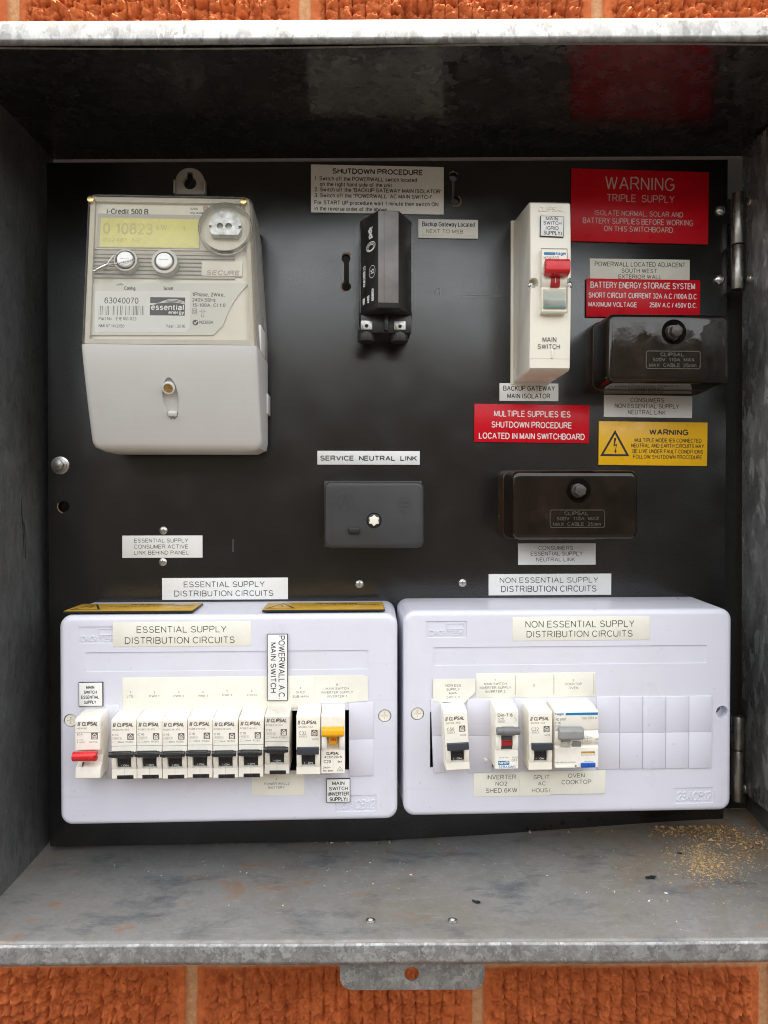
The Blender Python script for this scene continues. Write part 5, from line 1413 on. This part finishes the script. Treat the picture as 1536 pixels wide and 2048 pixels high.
# ================================================================ SERVICE FUSE
def service_fuse():
    hr, hs = 60.0, 37.0
    o = PAN.off(hs).at(772, 650)
    RL = lambda px, py: PAN.off(hr).at(px, py) - o
    SL = lambda px, py: PAN.off(hs).at(px, py) - o
    t = thing('service_fuse', 'black angular fuse carrier with a worn grey ridge', 'service fuse', PAN, o)
    sl, sr = SL(719.5, 560).x, SL(824.5, 560).x
    rl, rr = RL(755.5, 520).x, RL(798, 520).x
    y0, y1 = RL(776, 616).y, RL(776, 420).y
    sec = [(4, sl + 2), (4, sr - 2), (hs - 9, sr), (hs, sr - .5), (hr - .6, rr + .2), (hr, rr - .6), (hr, rl + .6), (hr - .6, rl - .2), (hs, sl + .5), (hs - 9, sl)]
    car = MB().prism(sec, y0, y1, 1.2, 2, 'ring', ax='y')
    part('carrier', car, M['fuse'], t)
    rg = MB().box(rl + .4, rr - .4, y0 + 4, y1 - .9, hr - 1, hr + .35, .25)
    mx = rl + (rr - rl) * .30
    part('ridge', boolean(rg, [MB().box(mx - .12, mx + .12, y0 - 5, y1 + 5, hr - .1, hr + 2)]), M['fusegrey'], t)
    # sloping face frame for the printing: x runs down the fuse, y runs from the shoulder up to the ridge
    sx0, sz0, sx1, sz1 = sl + .5, hs, rl - .2, hr - .6
    e = Vector((sx1 - sx0, 0, sz1 - sz0)); ln = e.length; e.normalize()
    n = Vector((0, -1, 0)).cross(e); n.normalize()
    F = Matrix(((0, e.x, n.x, sx0), (-1, 0, 0, y1), (0, e.z, n.z, sz0), (0, 0, 0, 1)))
    H = y1 - y0
    lt = MB(); z = .08
    fy = lambda py: (py - 420) / 196 * H
    lt.text('ipd', fy(446), fy(470), ln * .50, ln * .26, z, .24, M=F)
    for r_, dx in ((1, 0), (.8, .3), (.6, .6)):
        cc = circ(fy(486) + dx, ln * .62, 3.6 * r_, 24, ln * .26 * r_); lt.strip(cc + [cc[0]], .28, z + .01 * r_, M=F)
    cc = circ(fy(538), ln * .70, 4.8, 24, ln * .17); lt.strip(cc + [cc[0]], .2, z, M=F)
    lt.text('ST', fy(532.5), fy(543.5), ln * .61, ln * .18, z, .14, M=F)
    lt.text('ST100ISWAI', fy(519), fy(562), ln * .16, ln * .15, z, .13, M=F)
    lt.text('AS60269', fy(572), fy(598), ln * .66, ln * .14, z, .15, M=F)
    lt.text('500V', fy(583), fy(599), ln * .40, ln * .14, z, .15, M=F)
    lt.text('100A', fy(584), fy(599), ln * .14, ln * .14, z, .15, M=F)
    lt.strip([(fy(434), -.1), (fy(612), -.1)], .14, z, M=F)
    part('lettering', lt, M['white'], t)
    ln2 = MB().box(sr - .9, sr - .5, y0 + 3, y1 - 3, hs - .2, hs + .35)
    part('edge_line', ln2, M['midgrey'], t)
    # base below the carrier
    hb = 46.0
    BL = lambda px, py: PAN.off(hb).at(px, py) - o
    b0, b1 = BL(718, 661).y, y0 - .4
    ba = MB().box(sl + .6, sr - .6, b0, b1 + 1, 0, hb - 8, 1.5).box(sl - .2, sr + .2, y0 - 1, y0 + 12, 0, 34, 1.2).box(-1.5, 1.5, b0 + 1, b1, 5, hb - 3, .6)
    ba.box(sl + 1.2, sr - 1.2, y0, y1 - 2, 0, 6, .8)
    cx = [(BL(722, 650).x + BL(745, 650).x) / 2, (BL(789, 650).x + BL(813, 650).x) / 2]
    for x in cx:
        ba.prism([(hb - 8 - 7 + 7 * math.cos(a), x + 7.2 * math.sin(a)) for a in np.linspace(0, 2 * math.pi, 24, endpoint=False)], b0 - 6, b0 + 3, .8, 2, 'ring', ax='y')
    part('base', ba, M['fuse'], t)
    for x in cx:
        q0, q1 = BL(735, 657).y, BL(735, 637).y
        tb = boolean(MB().prism(rrect(x - 4.6, x + 4.6, q0 + .3, q1, 1.0, 3), hb - 9, hb - 6.5, .3, 2, 'top'), [MB().cyl(x, (q0 + q1) / 2 - .5, hb - 12, hb, 1.5, 20)])
        part('terminal', tb, M['dullsteel'], t)
service_fuse()
# ================================================================ ELECTRICITY METER
def loft(rows, cap0=True, cap1=True, n=6):
    """rows: (y, x left, x right, z base, z front, corner radius)"""
    V = []; F = []; m = 0
    for y, xl, xr, zb, zf, r in rows:
        sec = [(xl, zb)]
        for i in range(n + 1):
            a = math.pi / 2 * i / n; sec.append((xl + r - r * math.cos(a), zf - r + r * math.sin(a)))
        for i in range(n + 1):
            a = math.pi / 2 * i / n; sec.append((xr - r + r * math.sin(a), zf - r + r * math.cos(a)))
        sec.append((xr, zb)); m = len(sec)
        V += [(x, y, z) for x, z in sec]
    for i in range(len(rows) - 1):
        for k in range(m):
            a, b = i * m + k, i * m + (k + 1) % m
            F.append((a, b, b + m, a + m))
    if cap0: F.append(tuple(range(m)))
    if cap1: F.append(tuple((len(rows) - 1) * m + k for k in reversed(range(m))))
    mb = MB(); mb.raw(V, F)
    bmesh.ops.recalc_face_normals(mb.bm, faces=mb.bm.faces)
    return mb
def meter():
    HS, HT, HB = 88.0, 70.0, 56.0
    o = PAN.at(345, 900)
    t = thing('electricity_meter', 'cream electricity meter with a clear upper cover and yellow display', 'electricity meter', PAN, o)
    L = lambda px, py, h: PAN.off(h).at(px, py) - o
    ys = L(337, 689, HS).y
    xs0, xs1 = L(161, 689, HS).x, L(513, 689, HS).x
    yt = L(345, 388, HT).y; xt0, xt1 = L(174, 420, HT).x, L(503, 420, HT).x
    yb = L(355, 903, HB).y; xb0, xb1 = L(187, 880, HB).x, L(521.5, 880, HB).x
    lerp = lambda a, b, f: a + (b - a) * f
    # ---- grey terminal cover (below the seam)
    rows = []
    N = 26
    for i in range(N + 1):
        f = i / N                                      # 0 at seam, 1 at bottom
        y = lerp(ys - .25, yb, f)
        d = y - yb
        g = f ** 1.25
        zf = lerp(HS + .6, HB, g)
        xl, xr = lerp(xs0, xb0 - 1, f ** 1.6), lerp(xs1 + .4, xb1 + 1, f)
        rc = 9.0
        if d < rc:
            s = rc - math.sqrt(max(0, rc * rc - (rc - d) ** 2)); xl += s * .9; xr -= s * .9
        re = 4.0
        if d < re: zf -= (re - math.sqrt(max(0, re * re - (re - d) ** 2)))
        rows.append((y, xl, xr, 14, zf, 4.0))
    rows = rows[:-1] + [(lerp(rows[-2][0], yb, .5), rows[-1][1] + 1.2 * 0 - 1.5, rows[-1][2] + 1.5, 14, HB - 2.2, 4.0), rows[-1]] if False else rows
    body = loft(rows)
    # oval recess and the nub in it, in the tilted frame of the face
    tl_ = math.atan2((HS - HB), (ys - yb))
    yc, zc = lerp(ys, yb, .5), lerp(HS, HB, .5 ** 1.25)
    c = L(341, 799, zc + 1)
    Fm = Matrix.Translation((c.x, c.y, zc + 1.2)) @ Matrix.Rotation(tl_, 4, 'X')
    ov = MB().prism(circ(0, 0, 7.2, 40, 18.0), -3.2, 8, poly0=circ(0, 0, 5.6, 40, 16.2), M=Fm)
    body = boolean(body, [ov])
    part('terminal_cover', body, M['metergrey'], t)
    PF = Plane(PM @ Matrix.Translation((o.x * .001, o.y * .001, 0)) @ Matrix.Diagonal((1, 1, 1, 1)) @ Matrix.Translation(Fm.translation * .001) @ Fm.to_3x3().to_4x4())
    s = PF.at(337, 776)
    part('screw_collar', boolean(MB().cyl(s.x, s.y, -3.4, 1.4, 4.7, 28, .5, M=Fm), [MB().cyl(s.x, s.y, .0, 4, 3.5, 24, M=Fm)]), M['metergrey'], t)
    part('brass_screw', boolean(MB().cyl(s.x, s.y, -2, 1.1, 3.4, 24, .3, M=Fm), [MB().box(s.x - 4, s.x + 4, s.y - .35, s.y + .35, .5, 3, M=Fm)]), M['brass'], t)
    s = PF.at(344.5, 829)
    part('nub', MB().box(s.x - 3.2, s.x + 3.2, s.y - 1.4, s.y + 2.2, -3.3, 1.0, .8, 3, M=Fm), M['metergrey'], t)
    # ---- base housing behind the covers
    rows = []
    for i in range(25):
        f = i / 24; y = lerp(yb + 4, yt - 2.5, f)
        d = (yt - 2.5) - y
        xl, xr = (lerp(xb0, xs0, min(1, f * 2)) if f < .5 else lerp(xs0, xt0, f * 2 - 1)), (lerp(xb1, xs1, min(1, f * 2)) if f < .5 else lerp(xs1, xt1, f * 2 - 1))
        sft = 0
        if d < 8: sft = 8 - math.sqrt(64 - (8 - d) ** 2)
        rows.append((y, xl + 1.5 + sft, xr - 1.2 - sft, 0, 42, 2.0))
    part('base', loft(rows), M['meterbase'], t)
    tabm = MB().box(xs1 - 2, xs1 + 1.6, L(540, 830, 14).y, L(540, 790, 14).y, 4, 22, .5)
    part('side_catch', tabm, M['metergrey'], t)
    # ---- clear cover (above the seam)
    def crow(f, inset=0.0, drop=0.0):
        y = lerp(ys + .25, yt, f)
        d = yt - y
        arch = 2.6
        xl, xr = lerp(xs0, xt0, f ** 1.1), lerp(xs1, xt1, f ** .9)
        rc = 4.5; s = 0
        if d < rc: s = rc - math.sqrt(max(0, rc * rc - (rc - d) ** 2))
        zf = lerp(HS, HT, f)
        re = 3.5
        if d < re: zf -= (re - math.sqrt(max(0, re * re - (re - d) ** 2)))
        return (y, xl + s + inset, xr - s - inset, 20, zf - drop, max(.5, 4.0 - inset))
    fs = [i / 22 * .93 for i in range(22)] + [.93, .945, .96, .972, .982, .99, .996, 1.0]
    cv = loft([crow(f) for f in fs], cap0=False)
    for v in cv.bm.verts:                               # gently arched top edge
        k = max(0, (v.co.y - (yt - 14)) / 14)
        xm = (xt0 + xt1) / 2
        v.co.y += k * 3.0 * (1 - ((v.co.x - xm) / ((xt1 - xt0) / 2)) ** 2) - k * .8
    part('clear_cover', cv, M['clear'], t)
    # ---- inner face, in the tilted plane of the upper half
    HI = 6.5
    ang = -math.atan2(HS - HT, yt - ys)
    Fi = Matrix.Translation((0, ys, HS - HI)) @ Matrix.Rotation(ang, 4, 'X')
    PI_ = Plane(PM @ Matrix.Translation((o.x * .001, o.y * .001, 0)) @ Matrix.Translation(Fi.translation * .001) @ Fi.to_3x3().to_4x4())
    q = lambda px, py: PI_.at(px, py)
    def ibox(mb, px0, py0, px1, py1, z0, z1, bev=.3, rr=1.5):
        a, b = q(px0, py1), q(px1, py0)
        return mb.prism(rrect(a.x, b.x, a.y, b.y, rr, 4), z0, z1, bev, 2, 'top', M=Fi)
    inner = loft([(y, xl, xr, zb - 10, zf - HI - 1.5, r) for y, xl, xr, zb, zf, r in [crow(f, 1.3) for f in fs[:-3]]])
    part('inner_case', inner, M['meterface'], t)
    rim = MB()
    def rim_row(f, ins): 
        y, xl, xr, _, zf, _ = crow(f, ins); return xl, xr
    pts_o, pts_i = [], []
    for f in [k / 30 for k in range(31)]:
        xl, xr = rim_row(f * .975, 2.0); y = f * .975 * (yt - ys) / math.cos(ang)
        pts_o.append((xl, xr, y))
    for f in [k / 30 for k in range(31)]:
        xl, xr = rim_row(.035 + f * .915, 5.2); y = (.035 + f * .915) * (yt - ys) / math.cos(ang)
        pts_i.append((xl, xr, y))
    V = []; F = []
    for po, pi in zip(pts_o, pts_i):
        b = len(V)
        V += [(po[0], po[2], HI - 2.4), (pi[0], pi[2], HI - 3.4), (pi[1], pi[2], HI - 3.4), (po[1], po[2], HI - 2.4), (pi[0], pi[2], -1.6), (pi[1], pi[2], -1.6)]
    for i in range(30):
        b = i * 6
        F += [(b, b + 1, b + 7, b + 6), (b + 2, b + 3, b + 9, b + 8), (b + 1, b + 4, b + 10, b + 7), (b + 5, b + 2, b + 8, b + 11)]
    e = 30 * 6
    F += [(e, e + 1, e + 2, e + 3), (e + 1, e + 4, e + 5, e + 2), (0, 3, 2, 1), (1, 2, 5, 4)]
    rim.raw(V, F, M=Fi)
    bmesh.ops.recalc_face_normals(rim.bm, faces=rim.bm.faces)
    part('cover_rim', rim, mat('frosted beige rim', (.60, .55, .46), .4, var=.06, vscale=90), t)
    ribs = MB()
    for y in (506, 513, 521, 529, 537, 545, 553): ibox(ribs, 180, y, 470, y + 1.6, -1.6, .05, .2, .3)
    part('ribbed_band', ribs, M['meterbase'], t)
    # display
    fp = MB(); ibox(fp, 184, 405, 430, 498, -1.6, .2, .2, 2)
    part('display_panel', fp, M['meterface'], t)
    bz = MB(); ibox(bz, 193, 431, 402, 496, .2, .7, .2, .8)
    part('display_bezel', bz, M['midgrey'] if False else M['meterbase'], t)
    lc = MB(); ibox(lc, 200, 440, 400, 494.5, .72, .9, .05, .4)
    dsp = part('display', lc, M['lcd'], t)
    def tline(mb, s, x0, x1, yt_, yb_, z, w=.12, shear=0):
        a, b, c_, d_ = q(x0, yb_), q(x1, yb_), q((x0 + x1) / 2, yt_), q((x0 + x1) / 2, yb_)
        mb.text(s, a.x, b.x, d_.y, c_.y - d_.y, z, w, shear, M=Fi)
    dg = MB()
    tline(dg, '0 10823', 206, 306, 447, 470, .95, .12); tline(dg, 'kW', 313, 335, 450, 462, .95, .12); tline(dg, '1', 365, 371, 452, 462, .95)
    tline(dg, '022481  N2', 206, 282, 477, 485, .95, .12)
    part('display_digits', dg, mat('faint display digits', (.60, .56, .21), .4, var=.1), dsp)
    # name and small print
    lt = MB()
    tline(lt, 'i-Credit 500 B', 213, 297, 417.5, 429, .25, .15)
    tline(lt, '3200', 380, 396, 415.5, 420, .25, .13); tline(lt, 'imp/kWh', 380, 408, 424, 429, .25, .13)
    tline(lt, 'Config', 248.4, 271, 573, 580.5, .35, .14); tline(lt, 'Scroll', 327, 346.5, 573.5, 580.8, .35, .14)
    for s_, x0, x1, a, b in (('1Phase, 2Wire,', 384.4, 449.5, 585.5, 593.5), ('240V,50Hz', 384.4, 431.5, 596.5, 604), ('15-100A, Cl 1.0', 384.4, 451, 607, 614.5), ('N22834', 399, 426, 641.5, 648, )):
        tline(lt, s_, x0, x1, a, b, .35, .12)
    a, b = q(384.5, 628), q(393.5, 618)
    bx = [(a.x, a.y), (b.x, a.y), (b.x, b.y), (a.x, b.y)]; lt.strip(bx + [bx[0]], .16, .35, M=Fi)
    mx, my = (a.x + b.x) / 2, (a.y + b.y) / 2; bx = [(mx - .8, my - .8), (mx + .8, my - .8), (mx + .8, my + .8), (mx - .8, my + .8)]; lt.strip(bx + [bx[0]], .14, .35, M=Fi)
    for p0, p1 in (((399, 623), (404, 623)), ((404, 618), (404, 628)), ((408, 618), (408, 628)), ((408, 623), (412, 623)), ((403, 629), (403, 634)), ((403, 634), (408, 634)), ((408, 634), (408, 629))):
        lt.strip([tuple(q(*p0)), tuple(q(*p1))], .16, .35, M=Fi)
    cc = q(391, 645.5)
    lt.flat(circ(cc.x, cc.y, 2.2, 24), .35, M=Fi)
    np_ = MB()
    poly = [(179, 567), (497, 567), (491, 574), (480, 586), (467, 604), (455, 628), (446, 650), (427, 670), (179, 670)]
    np_.prism([tuple(q(*p)) for p in poly], -1.6, .28, M=Fi)
    part('name_panel', np_, mat('name panel', (.72, .70, .64), .42, var=.03), t)
    part('lettering', lt, M['greyink'], t)
    tk = MB(); tk.strip([(cc.x - 1.0, cc.y + .2), (cc.x - .2, cc.y - .9), (cc.x + 1.3, cc.y + 1.2)], .3, .37, M=Fi)
    part('check_mark', tk, M['white'], t)
    # sticker with the number, bar code and the supplier's block
    st = MB()
    poly = [(190, 584), (191.5, 582.5), (378, 582.5), (380, 584.5), (380, 655), (371, 664), (192, 664), (190, 662)]
    st.prism([tuple(q(*p)) for p in poly], .28, .42, M=Fi)
    sk = part('number_sticker', st, mat('white sticker', (.80, .80, .78), .4, var=.02), t)
    lt = MB(); z = .46
    tline(lt, '63040070', 209, 277, 595.5, 607.7, z, .09)
    tline(lt, 'Part No. : E1E100-023', 197.5, 273, 634.3, 641, z, .09); tline(lt, 'NMI N\u00b0 14/2/50', 197.5, 249, 649, 655.5, z, .09); tline(lt, 'Year : 2016', 332, 370.5, 649.5, 656, z, .09)
    random.seed(12)
    x = 197.5
    while x < 288:
        w = random.choice((.8, 1.2, 2.0)); a, b = q(x, 631), q(x + w, 612)
        lt.flat([(a.x, a.y), (b.x, a.y), (b.x, b.y), (a.x, b.y)], z, M=Fi); x += w + random.choice((.8, 1.2, 1.9))
    part('sticker_lettering', lt, M['ink'], sk)
    lg = MB(); a, b = q(299.6, 631), q(370.7, 595.5)
    lg.flat([(a.x, a.y), (b.x, a.y), (b.x, b.y), (a.x, b.y)], z, M=Fi)
    part('logo_block', lg, M['ink'], sk)
    lw = MB()
    tline(lw, 'essential', 302, 368.5, 609, 621, z + .04, .17); tline(lw, 'energy', 337, 368.5, 621.5, 629, z + .04, .17)
    for k, dy in enumerate((0, 3.0, 6.0)):
        lw.strip([tuple(q(300 + 70 * f, 610 - dy * .4 - 11 * math.sin(f * 2.4) ** 2 * (1 - .25 * k) + dy * f * .6)) for f in [i / 14 for i in range(15)]], .22, z + .04, M=Fi)
    part('logo_lettering', lw, M['white'], sk)
    # maker's plate
    mp = MB(); ibox(mp, 403, 524, 485, 552, -1.0, .6, .3, .8)
    mpl = part('maker_plate', mp, M['meterface'], t)
    ml = MB(); tline(ml, 'SECURE', 412.5, 479, 541.5, 551, .65, .22, shear=.2)
    part('maker_lettering', ml, mat('maker print', (.45, .40, .32), .5), mpl)
    led = q(411.5, 417.5); part('pulse_lamp', MB().dome(led.x, led.y, .2, 2.3, .6, M=Fi), mat('pale red lamp', (.45, .26, .20), .3), t)
    # optical port
    c = q(453, 464)
    ring = MB().cyl(c.x, c.y, -1, 7.4, 20.2, 48, .8, 2, M=Fi)
    ring = boolean(ring, [MB().cyl(c.x, c.y, 1.5, 12, 18.6, 48, M=Fi)])
    part('port_ring', ring, M['clear'], t)
    part('port_floor', MB().cyl(c.x, c.y, -1.2, .4, 18.6, 40, .2, M=Fi), M['meterface'], t)
    dpoly = [(c.x + 12.2 * math.cos(a), c.y + 1.5 + 12.2 * math.sin(a)) for a in np.linspace(R(-38), R(218), 30)]
    hs_ = [q(443, 461.5), q(460, 461.5)]
    pt = MB().prism(dpoly, 0, 7.2, .5, 2, 'top', M=Fi)
    cuts = [MB().cyl(p.x, p.y, 4, 12, 2.5, 20, M=Fi) for p in hs_] + [MB().box(c.x + s * 11.3 - 1.2, c.x + s * 11.3 + 1.2, c.y - 1.4, c.y + 1.4, 5.0, 12, M=Fi) for s in (-1, 1)] + [MB().box(c.x - 1.4, c.x + 1.4, c.y + 12, c.y + 15, 5, 12, M=Fi)]
    part('optical_port', boolean(pt, cuts), mat('scuffed port metal', (.58, .58, .54), .45, metal=.35, var=.35, vscale=260, dirt=.3, dirtcol=(.3, .28, .22), dscale=150), t)
    # two push buttons through the clear cover
    for k, (px, py) in enumerate(((256, 528.5), (333, 531))):
        c = q(px, py)
        rg = boolean(MB().cyl(c.x, c.y, -1, HI + .6, 8.6 + k * 1.0, 36, .5, M=Fi), [MB().cyl(c.x, c.y, -3, HI + 4, 7.4, 32, M=Fi)])
        part('button_ring', rg, M['clear'] if False else M['meterbase'], t)
        part('button', boolean(MB().cyl(c.x, c.y, -1, HI + 2.6, 6.0, 32, 1.2, 3, M=Fi), [MB().box(c.x - 3.2, c.x + 3.2, c.y - .35, c.y + .45, HI + 2.2, HI + 5, M=Fi)]), M['white'], t)
    # corner screws
    for px, py in ((186.5, 407), (489, 411)):
        c = q(px, py); part('corner_screw', MB().cyl(c.x, c.y, 0, HI + .2, 2.6, 20, .5, M=Fi), M['brass'], t)
    # wire seal: a ferrule and a twisted loop round the first button
    def qq(px, py, z): 
        p = q(px, py); return (p.x, p.y, z)
    sl = MB()
    zf = HI + 2.0
    a, b = Vector(qq(199, 552, zf)), Vector(qq(221, 541, zf + .6))
    sl.tube([tuple(a), tuple(a.lerp(b, .1)), tuple(a.lerp(b, .9)), tuple(b)], [1.3, 1.75, 1.75, 1.4], 14, M=Fi)
    sl.tube([tuple(a - Vector((1.6, -.4, 0))), tuple(a)], .8, 8, M=Fi)
    sf = part('seal', sl, M['steel'], t)
    wr_ = MB()
    for ph in (0, math.pi):
        pts = []
        for i in range(25):
            f = i / 24
            base = Vector(qq(221 + 53 * f, 541 - 11 * f + 4 * math.sin(f * 3.1), zf + .8 + 1.6 * math.sin(f * 3.1)))
            pts.append(tuple(base + Vector((0, .42 * math.sin(f * 40 + ph), .42 * math.cos(f * 40 + ph)))))
        wr_.tube(pts, .26, 6, M=Fi)
    wr_.tube([qq(221, 541, zf + .6), qq(229, 530, zf + 1.2), qq(236, 522, zf + 1.0), qq(240, 519, zf - 1)], .3, 6, M=Fi)
    wr_.tube([qq(240, 562, .8), qq(234, 571, 1.2), qq(243, 568, 1.0), qq(247, 570, .6)], .25, 6, M=Fi)
    part('seal_wire', wr_, M['steel'], sf)
    # side sticker
    sx = xs1 - 1.0
    a, b = L(526, 700, 50), L(526, 640, 50)
    sd = MB(); sd.box(xs1 - 2.2 + .05, xs1 + .25, ys + 1, ys + 21, 30, 62, .1)
    part('side_sticker', sd, mat('white side sticker', (.78, .79, .80), .4, var=.02), t)
    # hanging tab on top
    pl = PAN.off(4)
    c = pl.at(380, 365) - o
    tabp = MB().prism([(c.x + 11.5, c.y - 10)] + [(c.x + 12.2 * math.cos(a), c.y + 12.2 * math.sin(a)) for a in np.linspace(0, math.pi, 20)] + [(c.x - 11.5, c.y - 10)], .5, 4.5, .5, 2, 'ring')
    tabp.box(c.x + 11.6, c.x + 13.2, c.y - 10, c.y + 1, .5, 7, .3).box(c.x - 13.2, c.x - 11.6, c.y - 10, c.y + 1, .5, 7, .3)
    tabp = boolean(tabp, [MB().cyl(c.x, c.y - .5, -5, 9, 5.4, 24), MB().box(c.x - 2.4, c.x + 2.4, c.y, c.y + 7.5, -5, 9).cyl(c.x, c.y + 7.5, -5, 9, 2.4, 16) if False else MB().box(c.x - 2.4, c.x + 2.4, c.y, c.y + 8.5, -5, 9, .9)])
    part('hanging_tab', tabp, M['meterbase'], t)
meter()
